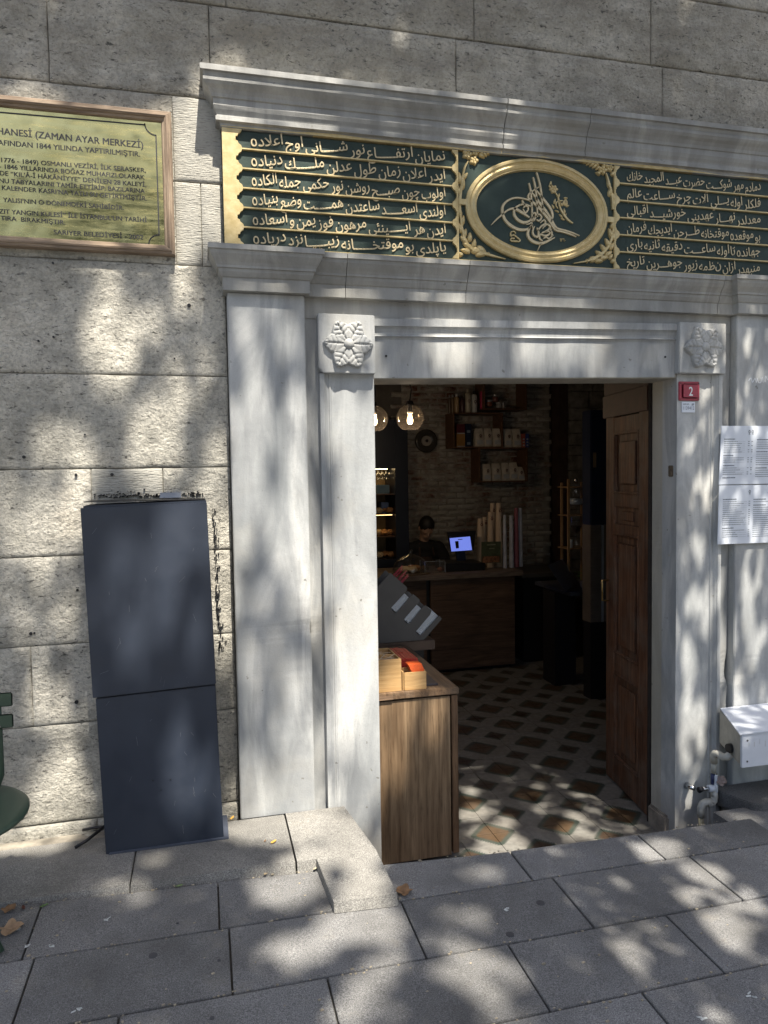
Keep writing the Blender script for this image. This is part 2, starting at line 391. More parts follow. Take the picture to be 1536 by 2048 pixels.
def text_on(mb, body, x, z, y, height, width=None, align='L', depth=.0006, xz=None, bold=0.0):
    v, f = glyphs(body, 1.0, 0, 0, bold, 3)
    if not v: return
    x0 = min(q[0] for q in v); x1 = max(q[0] for q in v)
    sz = height/.73; sx = (width/(x1-x0)) if width else sz
    ox = {'L': 0, 'C': -(x1-x0)/2, 'R': -(x1-x0)}[align]
    mb.add([(x+(q[0]-x0+ox)*sx, y-depth, z+q[1]*sz) for q in v], f)
def spline(pts, n=6):
    out = []; P = [pts[0]]+list(pts)+[pts[-1]]
    for i in range(1, len(P)-2):
        for k in range(n):
            t = k/n; a, b, c, d = P[i-1], P[i], P[i+1], P[i+2]
            out.append(tuple(.5*((2*b[j])+(-a[j]+c[j])*t+(2*a[j]-5*b[j]+4*c[j]-d[j])*t*t+(-a[j]+3*b[j]-3*c[j]+d[j])*t**3) for j in range(len(b))))
    out.append(tuple(pts[-1])); return out
def ribbon(mb, pts, y0, y1, n=6):       # raised stroke; pts = (x, z, width)
    P = spline(pts, n); m = len(P); v = []
    for i, (x, z, w) in enumerate(P):
        a = P[max(i-1, 0)]; b = P[min(i+1, m-1)]; t = Vector((b[0]-a[0], b[1]-a[1]))
        t = t.normalized() if t.length > 1e-9 else Vector((1, 0)); nx, nz = -t.y*w/2, t.x*w/2
        v += [(x+nx, y1, z+nz), (x+nx*.8, y0, z+nz*.8), (x-nx*.8, y0, z-nz*.8), (x-nx, y1, z-nz)]
    f = []
    for i in range(m-1):
        for k in range(3): f.append((i*4+k, i*4+k+1, i*4+5+k, i*4+4+k))
    f += [(0, 1, 2, 3), tuple((m-1)*4+k for k in (3, 2, 1, 0))]
    mb.add(v, f)
# ================================================================== THE GROUND
gnd = MB().box(-60, 60, -80, -.36, -.4, -.06).build('ground', MORTAR); lab(gnd, kind='structure')
far = mk('road_surface', [(-60, -80, .20), (60, -80, .20), (60, -2.9, .20), (-60, -2.9, .20)], [(0, 1, 2, 3)], m_granite('far_paving', (.13, .13, .13))); lab(far, kind='structure')
def PV(x, y): return .303-.03*x+.0175*(y+.37)
bed = MB(); n0 = []
XA, XB = -3.2, 2.062
bed.add([(XA, -3.2, PV(XA, -3.2)-.012), (5, -3.2, PV(5, -3.2)-.012), (5, -.62, PV(5, -.6)-.012), (XB-.004, -.60, PV(XB, -.6)-.012), (XB-.004, -.384, PV(XB, -.38)-.012), (.62, -.425, PV(.6, -.4)-.012), (.3, -.40, PV(.3, -.4)-.012), (XA, -.40, PV(XA, -.38)-.012)], [tuple(range(8))])
pave = bed.build('pavement', MORTAR); lab(pave, kind='structure')
def row_y(k, x):      # joint lines across the pavement
    return [-.385-.022*max(0, min(1, (x-.2)/.8))+.03*max(0, min(1, (x-1.3)/.8)), -.621+.036*(x-.35), -.887+.04*(x-.56), -1.146+.042*(x-.72), -1.405+.04*(x-.72), -1.665+.04*(x-.7), -1.93+.04*(x-.7), -2.19+.04*(x-.7)][k]
def slab(parent, name, xa, xb, r0, r1, mat, dz=0.0, thick=.05, open_front=False):
    g = .0024+R.uniform(0, .0008); vs = []; dz += R.uniform(-.0012, .0012)
    c = [(xa+g, row_y(r1, xa)+g), (xb-g, row_y(r1, xb)+g), (xb-g, row_y(r0, xb)-g), (xa+g, row_y(r0, xa)-g)]
    v = [(x, y, PV(x, y)-thick) for x, y in c] + [(x, y, PV(x, y)+dz) for x, y in c]
    return mk(name, v, [(0, 3, 2, 1), (4, 5, 6, 7), (0, 1, 5, 4), (1, 2, 6, 5), (2, 3, 7, 6), (3, 0, 4, 7)], mat, parent, bevel=.0016)
rows = [(0, [-3.15, -2.62, -2.09, -1.56, -1.04, -.517, .01, .532, 1.024, 1.541, XB]), (1, [-3.1, -2.6, -2.07, -1.54, -1.01, -.484, .037, .565, 1.094, 1.635, 2.17, 2.7, 3.2]),
        (2, [-2.9, -2.36, -1.82, -1.29, -.765, -.237, .284, .81, 1.342, 1.87, 2.4, 2.9]), (3, [-2.62, -2.1, -1.57, -1.04, -.51, .02, .55, 1.075, 1.60, 2.13, 2.65]),
        (4, [-2.3, -1.78, -1.26, -.73, -.2, .33, .86, 1.39, 1.92, 2.45]), (5, [-2.5, -1.9, -1.3, -.77, -.24, .29, .82, 1.35, 1.88, 2.4]), (6, [-2.3, -1.78, -1.26, -.73, -.2, .33, .86, 1.39, 1.92, 2.45])]
for k, xs in rows:
    for a, b in zip(xs, xs[1:]): slab(pave, 'paving_slab', a, b, k, k+1, GRAN)
# edge face of the raised pavement, and the sunken doorstep below it
edge = MB().box(.585, 2.06, -.47, -.40, -.06, .215).build('pavement_edge', MORTL, pave)
well = MB().box(.4, 3.0, -.46, .06, -.12, -.062).build('doorstep', m_plain('damp_earth', (.12, .10, .075), .95, 0, .5, 14, .8, 50)); lab(well, kind='structure')
# lower pavement to the right of the corner
lowp = MB().box(2.066, 5, -.62, -.16, -.05, .165).build('lower_paving', GRAN); lab(lowp, kind='structure')
# curb stones along the foot of the wall
curb = MB().box(-3.2, .42, -.36, .05, .0, .29).build('wall_footing', MORTAR); lab(curb, kind='structure')
cz = .325
for a, b in [(-2.9, -2.2), (-2.2, -1.55), (-1.55, -.91), (-.91, -.263), (-.263, .267)]:
    za, zb = cz, cz
    v = [(a+.002, -.379, .28), (b-.002, -.379, .28), (b-.002, -.02, .28), (a+.002, -.02, .28), (a+.002, -.366, cz), (b-.002, -.366, cz), (b-.002, -.02, cz+.002), (a+.002, -.02, cz+.002)]
    mk('curb_stone', v, [(0, 3, 2, 1), (4, 5, 6, 7), (0, 1, 5, 4), (1, 2, 6, 5), (2, 3, 7, 6), (3, 0, 4, 7)], GRANL if a > -.95 else GRAN, curb, bevel=.003)
v = [(.271, -.379, .28), (.345, -.379, .28), (.345, -.37, .28), (.545, -.37, .28), (.50, -.012, .28), (.271, -.012, .28)]
v2 = [(x, y+.008 if i < 2 else y, cz) for i, (x, y, z) in enumerate(v)]
mk('curb_stone', v+v2, [tuple(range(5, -1, -1)), tuple(range(6, 12))]+[(i, (i+1) % 6, (i+1) % 6+6, i+6) for i in range(6)], GRANL, curb, bevel=.002)
ramp_v = [(.350, -.636, PV(.35, -.63)+.001), (.552, -.640, PV(.55, -.64)+.001), (.545, -.373, .29), (.336, -.373, .29), (.350, -.630, .322), (.548, -.634, .322), (.543, -.373, .329), (.336, -.373, .329)]
rs = mk('ramp_slab', ramp_v, [(0, 3, 2, 1), (4, 5, 6, 7), (0, 1, 5, 4), (1, 2, 6, 5), (2, 3, 7, 6), (3, 0, 4, 7)], GRANL, bevel=.0014)
lab(rs, 'short pale granite slab jutting from the curb in front of the left door jamb', 'stone slab')
# earth strip against the wall on the left
strip = MB().box(-3.2, -.0, -.02, .07, .20, .318).build('soil_strip', m_plain('dusty_earth', (.26, .235, .19), .95, 0, .4, 12, .8, 50)); lab(strip, kind='structure')

# ================================================================== STONE WALL
wall = thing('stone_wall', (0, .2, -.1), 'old rough limestone block wall around and above the marble doorway', 'wall')
core = MB(); core.box(-3.5, .46, .068, .22, -.1, 4.4); core.box(2.2, 4.5, .075, .22, -.1, 4.4); core.box(.46, 2.2, .075, .22, 2.15, 4.4)
core.build('mortar_core', m_plain('joint_mortar', (.17, .16, .135), .95, 0, .4, 30, .5, 60), wall)
def stone(x0, x1, z0, z1, mat=LIME, amp=.007, margin=.03, y=.06, thick=.05, step=.0145, gap=.0013):
    x0 += gap; x1 -= gap; z0 += gap; z1 -= gap
    nx = max(4, int((x1-x0)/step)); nz = max(4, int((z1-z0)/step)); v = []; f = []
    sx_ = [x0, x0+.0028]+[x0+(x1-x0)*i/(nx-2) for i in range(1, nx-2)]+[x1-.0028, x1]; sz_ = [z0, z0+.0028]+[z0+(z1-z0)*i/(nz-2) for i in range(1, nz-2)]+[z1-.0028, z1]
    seed = R.uniform(0, 50)
    for j in range(nz+1):
        for i in range(nx+1):
            x = sx_[i]; z = sz_[j]
            e = min(x-x0, x1-x, z-z0, z1-z)
            k = max(0, min(1, (e-margin*.4)/margin))
            n1 = noise.fractal(Vector((x*5+seed, z*7, seed)), .9, 2.0, 4)
            n2 = noise.noise(Vector((x*26, z*40, seed)))
            d = -(.3+n1)*amp*k - n2*amp*.5*k - amp*.12*noise.noise(Vector((x*50, z*50, 1)))
            if e < .0015:
                d += .0025+.0045*abs(noise.noise(Vector((x*30, z*30, seed))))
            wob = .0022*noise.noise(Vector((x*12, z*12, seed+3))) if e < .0015 else 0
            v.append((x+wob, y+d, z+wob))
    w = nx+1
    for j in range(nz):
        for i in range(nx): f.append((j*w+i, j*w+i+1, (j+1)*w+i+1, (j+1)*w+i))
    b = len(v); per = [i for i in range(w)] + [j*w+nx for j in range(1, nz+1)] + [nz*w+i for i in range(nx-1, -1, -1)] + [j*w for j in range(nz-1, 0, -1)]
    for i in per: v.append((v[i][0], y+thick, v[i][2]))
    n = len(per)
    for i in range(n): f.append((per[i], b+i, b+(i+1) % n, per[(i+1) % n]))
    return mk('stone_block', v, f, mat, wall, smooth=True)
# courses left of the doorway
def course(z0, z1, xs, mats=None, **k):
    for i, (a, b) in enumerate(zip(xs, xs[1:])):
        stone(a, b, z0, z1, (mats or {}).get(i, LIME), **k)
course(.280, .362, [-3.2, -2.2, -1.3, -.415, .099], amp=.003, margin=.01, y=.048)
course(.365, .728, [-3.2, -1.9, -.98, .100])
course(.728, 1.022, [-3.2, -1.5, -.62, .100], amp=.003)
course(1.022, 1.344, [-3.2, -2.1, -1.3, .100])
course(1.344, 1.657, [-3.2, -1.2, -.395, -.145, .100], {2: TOOL})
course(1.657, 1.997, [-3.2, -2.4, -1.36, .100])
course(1.997, 2.402, [-3.2, -1.7, -.90, .100])
course(2.402, 2.703, [-3.2, -1.1, -.072, .02, .100], {2: TOOL, 3: TOOL})
course(2.703, 3.008, [-3.2, -2.2, -1.4, -.072, .12], {3: TOOL})
# upper courses above the cornice
course(3.010, 3.345, [-3.2, -1.4, -.483, .066, 1.022, 1.958, 2.75, 4.3], amp=.010)
course(3.348, 3.640, [-3.2, -1.9, -.95, .13, 1.10, 1.901, 2.6, 4.3], amp=.011)
course(3.643, 3.98, [-3.2, -1.4, -.4, .62, 1.66, 2.50, 4.3], amp=.012)
course(3.983, 4.36, [-3.2, -1.9, -.9, .13, 1.20, 2.1, 3.2, 4.3], amp=.010)
course(1.2, 1.7, [2.72, 3.5, 4.3]); course(.2, .7, [2.72, 3.3, 4.3]); course(.7, 1.2, [2.72, 3.7, 4.3]); course(1.7, 2.2, [2.72, 3.4, 4.3]); course(2.2, 2.6, [2.72, 3.6, 4.3]); course(2.6, 3.01, [2.72, 3.4, 4.3])
# small drilled holes in the wall face
for px, py, r in [(48, 914, .006), (152, 950, .005), (224, 949, .006), (170, 869, .003), (349, 717, .003), (378, 611, .007), (77, 682, .004), (107, 674, .004), (62, 1267, .006), (69, 1266, .004), (153, 1404, .007), (155, 1180, .005), (106, 526, .004), (1315, 640, .004)]:
    p = W(px, py, .055)
    MB().lathe((p.x, .052, p.z), [(r, 0), (r*.9, .012)], 10, 'Y').build('drill_hole', BLACK, wall)

# ================================================================== MARBLE DOORWAY
door = thing('marble_doorway', (1.33, .1, -.06), 'grey-white marble door surround with pilasters, cornices and carved flower blocks', 'door surround')
def moulding(x0, x1, yb, yk, prof, zt, left=False, right=False, name='cornice', mat=MARBC, cuts=(), par=None):
    segs = [x0]+list(cuts)+[x1]
    for si, (a, b) in enumerate(zip(segs, segs[1:])):
        path = []
        L = left and si == 0; Rr = right and si == len(segs)-2
        g = .0012
        xs = [a+(0 if L else g)+(b-a-2*g)*i/8 for i in range(9)]
        m = len(prof); v = []; f = []; cols = []
        if L: cols.append([(a-p, yk, zt+z) for p, z in prof])
        for i, x in enumerate(xs):
            col = []
            for p, z in prof:
                xx = x-p if (L and i == 0) else x+p if (Rr and i == 8) else x
                w = .0016*noise.noise(Vector((x*3, z*20, p*30)))+.0012*noise.noise(Vector((x*17, z*40, 2)))
                col.append((xx, yb-p+w, zt+z+w*1.1))
            cols.append(col)
        if Rr: cols.append([(b+p, yk, zt+z) for p, z in prof])
        for c in cols: v += c
        for i in range(len(cols)-1):
            for j in range(m-1): f.append((i*m+j, (i+1)*m+j, (i+1)*m+j+1, i*m+j+1))
        # top, bottom, back and end caps
        n = len(v); bt = [(c[0][0], yk, c[0][2]) for c in cols]; bb = [(c[-1][0], yk, c[-1][2]) for c in cols]
        v += bt+bb; q = len(cols)
        for i in range(q-1):
            f.append((i*m, n+i, n+i+1, (i+1)*m)); f.append((i*m+m-1, (i+1)*m+m-1, n+q+i+1, n+q+i)); f.append((n+i, n+q+i, n+q+i+1, n+i+1))
        f.append(tuple([n]+list(range(m))+[n+q])); f.append(tuple([n+q-1]+[(q-1)*m+j for j in range(m)]+[n+2*q-1]))
        mk(name, v, f, mat, par or door)
CROWN = [(.072, 0), (.072, -.019), (.063, -.021), (.0585, -.034), (.0625, -.039), (.0615, -.048), (.055, -.058), (.045, -.069), (.037, -.081), (.034, -.092), (.029, -.095), (.0285, -.101), (.0285, -.116), (.024, -.130), (.018, -.141), (.0165, -.146), (.0165, -.150), (.021, -.152), (.021, -.166), (.006, -.168), (.004, -.181)]
moulding(.10, 2.9, .008, .10, CROWN, 3.070, left=True, name='top_cornice', cuts=(1.19, 1.55))
MID = [(.066, 0), (.066, -.018), (.060, -.020), (.0575, -.032), (.050, -.046), (.042, -.058), (.037, -.068), (.0365, -.076), (.031, -.078), (.029, -.088), (.021, -.103), (.016, -.107), (.016, -.152), (.003, -.153)]
moulding(.545, 2.19, .012, .10, MID, 2.446, name='door_cornice', cuts=(1.03,))
moulding(.104, .390, -.022, .10, [(p, z-.0) for p, z in MID], 2.446, left=True, right=True, name='pilaster_capital')
moulding(2.285, 2.9, -.022, .10, MID, 2.446, left=True, name='pilaster_capital')
moulding(.39, .545, .012, .10, MID, 2.4455, name='door_cornice')
moulding(2.19, 2.285, .012, .10, MID, 2.4455, name='door_cornice')
def mbox(name, x0, x1, y0, y1, z0, z1, mat=MARB, par=None, bev=.003, seg=10):
    # marble slab with slightly worn, uneven arrises
    bm = bmesh.new(); b = MB().box(x0, x1, y0, y1, z0, z1)
    o = b.build(name, mat, par or door, bevel=bev)
    bm.from_mesh(o.data); L = max(x1-x0, z1-z0); ax = 0 if x1-x0 > z1-z0 else 2; n = max(1, int(L/.022)); nrm = (1, 0, 0) if ax == 0 else (0, 0, 1)
    lo = min(q.co[ax] for q in bm.verts); hi = max(q.co[ax] for q in bm.verts)
    for i in range(1, n):
        p = [0, 0, 0]; p[ax] = lo+(hi-lo)*i/n
        bmesh.ops.bisect_plane(bm, geom=bm.verts[:]+bm.edges[:]+bm.faces[:], plane_co=p, plane_no=nrm)
    og = ORG[o.name]; cxx, czz = (x0+x1)/2*S, (z0+z1)/2*S
    for q in bm.verts:
        w = q.co+og
        if w.y > (y0+.02)*S: continue
        nn = noise.noise(w*9)*.0010+noise.noise(w*37)*.0006; chip = max(0, noise.noise(w*6+Vector((5, 1, 2)))-.42)*.030
        d = nn+chip; q.co.y += abs(d)*.8
        q.co.x += -d*(1 if w.x > cxx else -1)*(1 if ax == 2 else 0); q.co.z += -d*(1 if w.z > czz else -1)*(1 if ax == 0 else 0)
    bm.to_mesh(o.data); bm.free()
    return o
mbox('backing_slab', .385, .446, .030, .12, -.05, 2.31, MARBD)
mbox('backing_slab', 2.222, 2.285, .030, .12, -.05, 2.31, MARBD)
mbox('frieze', .386, 2.284, .026, .12, 2.215, 2.30, MARBC)
mbox('pilaster', .103, .386, -.010, .12, .321, 2.2925, MARB)
mbox('pilaster', 2.285, 2.62, -.010, .12, .16, 2.2925, MARB)
def jamb(s, x0, z0, zt):        # s=+1: moulding on the left side, s=-1 mirrored
    prof = [(0, .03), (0, .0), (.017, .0), (.019, .004), (.024, .008), (.030, .014), (.036, .016), (.038, .013), (.043, .013), (.047, .018), (.215, .018), (.215, .12), (0, .12)]
    v = []; n = len(prof); zs = [z0+(zt-z0)*i/10 for i in range(11)]
    for z in zs:
        for d, y in prof:
            w = .0012*noise.noise(Vector((z*4, d*20, s)))
            v.append((x0+s*d, y+w if y < .1 else y, z))
    f = []
    for i in range(10):
        for k in range(n): f.append((i*n+k, i*n+(k+1) % n, (i+1)*n+(k+1) % n, (i+1)*n+k))
    f += [tuple(range(n)), tuple(10*n+k for k in range(n))]
    return mk('door_jamb', v, f, MARB, door)
jamb(1, .440, -.06, 2.007); jamb(-1, 2.222, -.06, 2.034)
# reveal of the right jamb with its shallow rebate, left reveal and lintel soffit
mbox('reveal', 2.0075, 2.24, .058, .20, .0, 2.04, MARBW, bev=.004); mbox('reveal_base', 1.992, 2.24, .06, .205, -.06, .050, m_plain('brown_stone', (.27, .235, .19), .9, 0, .35, 14, .8, 40), bev=.010)
mbox('reveal', .44, .650, .12, .20, -.06, 2.0, MARBW)
mb = MB(); mb.box(.60, 2.06, .024, .20, 2.005, 2.03); slope(mb.build('lintel_soffit', MARBW, door))
# rusty hinge plate let into the reveal
hp = box('hinge_plate', 2.0015, 2.008, .040, .072, 1.590, 1.640, m_plain('pitted_iron', (.15, .115, .08), .8, .3, .4, 60, .6), door, .003)
# lintel with its stepped moulding
LP = [(.0, 0), (.0, -.028), (.004, -.030), (.010, -.038), (.013, -.050), (.0125, -.060), (.006, -.066), (.012, -.070), (.014, -.074), (.016, -.078), (.016, -.226)]
v = []; f = []; m = len(LP); nx = 24
for i in range(nx+1):
    x = .6545+(1.9945-.6545)*i/nx
    for y, z in LP:
        w = .0014*noise.noise(Vector((x*8, z*30, 5))); v.append((x, y+w, 2.234+z+w))
    v += [(x, .12, 2.008), (x, .12, 2.234)]
m += 2
for i in range(nx):
    for k in range(m): f.append((i*m+k, i*m+(k+1) % m, (i+1)*m+(k+1) % m, (i+1)*m+k))
f += [tuple(range(m)), tuple(nx*m+k for k in range(m))]
lint = slope(mk('lintel', v, f, MARBL, door))
for px, py in [(772, 712), (1330, 714)]:
    p = W(px, py, .016); MB().lathe((p.x, .0125, p.z), [(.0042, 0), (.004, .012)], 10, 'Y').build('bolt_hole', BLACK, lint, org=None)
# carved flower blocks
def petal_mesh(mb, cx, cz, ang, L, wd, y):
    nu, nv = 30, 20; base = len(mb.v); ca, sa = math.cos(ang), math.sin(ang)
    for i in range(nu+1):
        u = i/nu; half = wd*(math.sin(math.pi*min(1, u*1.02))**.75)*(1-.28*u) if 0 < u < 1 else 0.0
        for j in range(nv+1):
            t = -1+2*j/nv; s = .012+u*(L-.012); q = t*half
            h = (.0105*min(1, (1-abs(t))*6)+.0050*(1-t*t))*min(1, u*9+.3)*min(1, (1-u)*12)
            h -= .0075*math.exp(-(t/.075)**2)*min(1, (1-u)*4)
            for vv in (.35, .55, .75):
                dd = u-(vv+.16*abs(t)); h -= .0038*math.exp(-(dd/.028)**2)*(abs(t) < .8)
            if abs(t) > .99 or u in (0, 1): h = 0
            x = s*ca-q*sa; z = s*sa+q*ca; mb.v.append((cx+x, y-h-.0035, cz+z))
    w = nv+1
    for i in range(nu):
        for j in range(nv): mb.f.append((base+i*w+j, base+i*w+j+1, base+(i+1)*w+j+1, base+(i+1)*w+j)); mb.m.append(0)
    per = [base+i*w for i in range(nu+1)]+[base+i*w+nv for i in range(nu, -1, -1)]; b2 = len(mb.v)
    for i in per: mb.v.append((mb.v[i][0], y+.003, mb.v[i][2]))
    for k in range(len(per)): mb.f.append((per[k], b2+k, b2+(k+1) % len(per), per[(k+1) % len(per)])); mb.m.append(0)
for (x0, x1, z0, z1, cx, cz, ch) in [(.4355, .6545, 2.007, 2.230, .549, 2.116, 1), (1.9945, 2.2275, 2.035, 2.252, 2.112, 2.146, 0)]:
    poly = [(x0+.016, z0), (x1, z0), (x1, z1), (x0, z1), (x0, z0+.018)] if ch else [(x0, z0), (x1, z0), (x1, z1), (x0, z1)]
    fb = MB().prism(poly, -.014, .11).build('flower_block', MARB, door, bevel=.003)
    for k in range(6):
        a = math.radians(58+60*k+R.uniform(-5, 5)); mb = MB(); petal_mesh(mb, cx, cz, a, .098, .047, -.014)
        mb.build('petal', MARB, fb, smooth=True)
    MB().lathe((cx, -.010, cz), [(.0225, 0), (.0225, -.014), (.020, -.022), (.014, -.028), (.006, -.031), (.0, -.0315)], 20, 'Y').build('flower_centre', MARB, fb, smooth=True)
# stray white paint scrawl on the right pilaster
gm = MB()
for pts in [[(1497, 762), (1502, 756), (1505, 765), (1510, 757), (1513, 765)], [(1514, 756), (1517, 765), (1522, 764), (1522, 755)], [(1525, 754), (1526, 765)], [(1530, 764), (1531, 752), (1536, 760), (1540, 750)]]:
    P = [W(a, b, -.0105) for a, b in pts]; ribbon(gm, [(p.x, p.z, .005) for p in P], -.0112, -.0102, 3)
gm.build('paint_scrawl', m_plain('white_scrawl', (.68, .70, .72), .7, 0, .05), door)

# ================================================================== INSCRIPTION PANEL
pan = thing('inscription_panel', (1.3, .02, 2.457), 'green and gold carved inscription panel with oval tughra medallion set over the door', 'inscription')
mbk = MB().box(.098, 2.62, .016, .10, 2.447, 2.885); mbk.build('backing', GREEN, pan)
ZT, ZB = 2.8885, 2.4665
bars = MB(); bars.box(.098, 2.62, .003, .03, ZT+.0005, 2.902); bars.build('gold_border', GOLD, pan, bevel=.0012)
bars = MB(); bars.box(.098, 2.62, .003, .03, 2.444, ZB-.0005); bars.build('gold_border', GOLD, pan, bevel=.0012)
RH = (ZT-ZB)/6
def side_piece(xf, xt, s, name='gold_spandrel'):      # flat at xf, toothed towards s*
    tip, val = xt, xt-s*.0235; poly = [(xf, ZB), (xf, ZT)]; r = []
    for k in range(6):
        z1 = ZT-k*RH; m = z1-RH/2
        r += [(tip, z1-.0015), (tip-s*.004, z1-.011), (tip-s*.0125, z1-.017), (tip-s*.0155, z1-.022), (tip-s*.0155, z1-.0255), (val, m+.0065), (val, m-.0065), (tip-s*.0155, z1-RH+.0255), (tip-s*.0155, z1-RH+.022), (tip-s*.0125, z1-RH+.017), (tip-s*.004, z1-RH+.011), (tip, z1-RH+.0015)]
    poly += r
    m = len(r); v = [(x, .0045, z) for x, z in r]+[(xf, .0045, z) for x, z in r]+[(x, .022, z) for x, z in r]
    fs = [(i, i+1, m+i+1, m+i) for i in range(m-1)]+[(i, 2*m+i, 2*m+i+1, i+1) for i in range(m-1)]
    return mk(name, v, fs, GOLD, pan)
side_piece(.100, .172, 1); side_piece(.9995, .9805, -1); side_piece(1.7005, 1.7195, 1)
for a, b in ((.172, .9805), (1.7195, 2.62)):
    for k in range(1, 6):
        z = ZT-k*RH; MB().box(a, b, .0048, .02, z-.0028, z+.0028).build('gold_rule', GOLD, pan, bevel=.0008)
for xx in (.9995, 1.6935): MB().box(xx, xx+.007, .0044, .02, ZB, ZT).build('gold_upright', GOLD, pan, bevel=.001)
AR_L = ['نمايان ارتفـــــاع نور شــــانى اوج اعلاده', 'ايدر اعلان زمان طول عدلن ملـــــك دنياده', 'اولوب چون صبـــح روشن نور حكمى جمله الكاده', 'اولندى اسعـــــد ساعتدن همـــــت وضع بنياده', 'ايدن هر آيـــــينئى مرهون فوز يمن و اسعاده', 'ياپلدى بو موقتخـــــانه زيبـــــا نزد درياده']
AR_R = ['دمادم مهر شوكـــت حضرت عبـــد المجيد خانك', 'فلكلر اوله يـــلي آلات چرخ ســـاعت عالم', 'معدلدر نهـــار عهدينى خورشيـــد اقبالى', 'بو موقعده موقتخانه طـــرحن ايديجك فرمان', 'جهانده تا اوله ساعـــت دقيقه ثانيه بارى', 'منبهدر ازان نظمه زيور جوهـــرين تاريخ']
def ar_line(body, xl, xr, zmid, h=.047):
    ws = body.split(' '); G_ = []
    for w in ws:
        v, f = glyphs(w, 1.0, .008, .009, 0, 2, True)
        if v: G_.append((v, f, min(q[0] for q in v), max(q[0] for q in v)))
    tot = sum(g[3]-g[2] for g in G_); sz = h; room = xr-xl; gap = .0085
    sx = (room-gap*(len(G_)-1))/(tot*sz); x = xr; mb = MB()
    for gi, (v, f, a, b) in enumerate(G_):
        wd = (b-a)*sz*sx; ang = min(.20, .016/wd*1.0)+.02; dz = R.uniform(-.0015, .0015)
        sy = 1.16
        out = []
        for q in v:
            lx = (q[0]-a)*sz*sx; lz = q[1]*sz*sy
            t = lx/wd
            # words start high on the right and fall to the left like hanging script; long strokes sag
            sag = -.0035*math.sin(math.pi*t)
            out.append((x-wd+lx-.08*lz, .0165-.0045-q[2]*.045, zmid-.0135+lz+(t-.5)*wd*ang+dz+sag))
        mb.add(out, f); x -= wd+gap
    return mb
for k in range(6):
    zm = ZT-(k+.5)*RH
    ar_line(AR_L[k], .205, .955, zm).build('lettering', PGOLD, pan)
    ar_line(AR_R[k], 1.757, 2.42, zm, .045).build('lettering', PGOLD, pan)
ar_line('كتبه الفقير محمد رفعت', .205, .30, ZB+.012, .014).build('lettering', PGOLD, pan)
def ar_digits(x, z, h, y=.0165):
    v, f = glyphs('١٢٦٠', 1.0, .008, .03, 0, 2); a = min(q[0] for q in v)
    return MB().add([(x+(q[0]-a)*h/.7, y-.003-q[2]*.03, z+q[1]*h/.7) for q in v], f)
ar_digits(.425, ZB+.003, .017).build('date', GOLD, pan)
# oval medallion
OC = Vector((1.350, 0, 2.6775)); RX, RZ = .3135, .2065
ring = MB(); prof = [(1.0, .016), (1.0, .004), (.985, -.001), (.962, -.002), (.955, .002), (.945, .004), (.918, -.001), (.895, .003), (.888, .006), (.876, .005), (.868, .016)]; N = 72; m = len(prof)
for i in range(N):
    a = 2*math.pi*i/N
    for r, y in prof:
        k = (1-r); ring.v.append((OC.x+math.cos(a)*(RX-k*.36), y, OC.z+math.sin(a)*(RZ-k*.36)))
for i in range(N):
    for j in range(m-1): ring.f.append((i*m+j, i*m+j+1, ((i+1) % N)*m+j+1, ((i+1) % N)*m+j)); ring.m.append(0)
oval = ring.build('oval_frame', GOLD, pan, smooth=False)
def P2(px, py, y=.0135): p = W(px, py, y); return (p.x, p.z)
def Z6(zx, zy): return P2(960+zx/6.982, 320+zy/6.982)
def strokes(mb, lst, scale=1.0, y1=.017, y0=.0095, n=6, fn=Z6, k=.00026):
    for pts in lst:
        ribbon(mb, [(*fn(a, b), (w+3)*1.22*k*scale) for a, b, w in pts], y0, y1, n)
tg = MB()
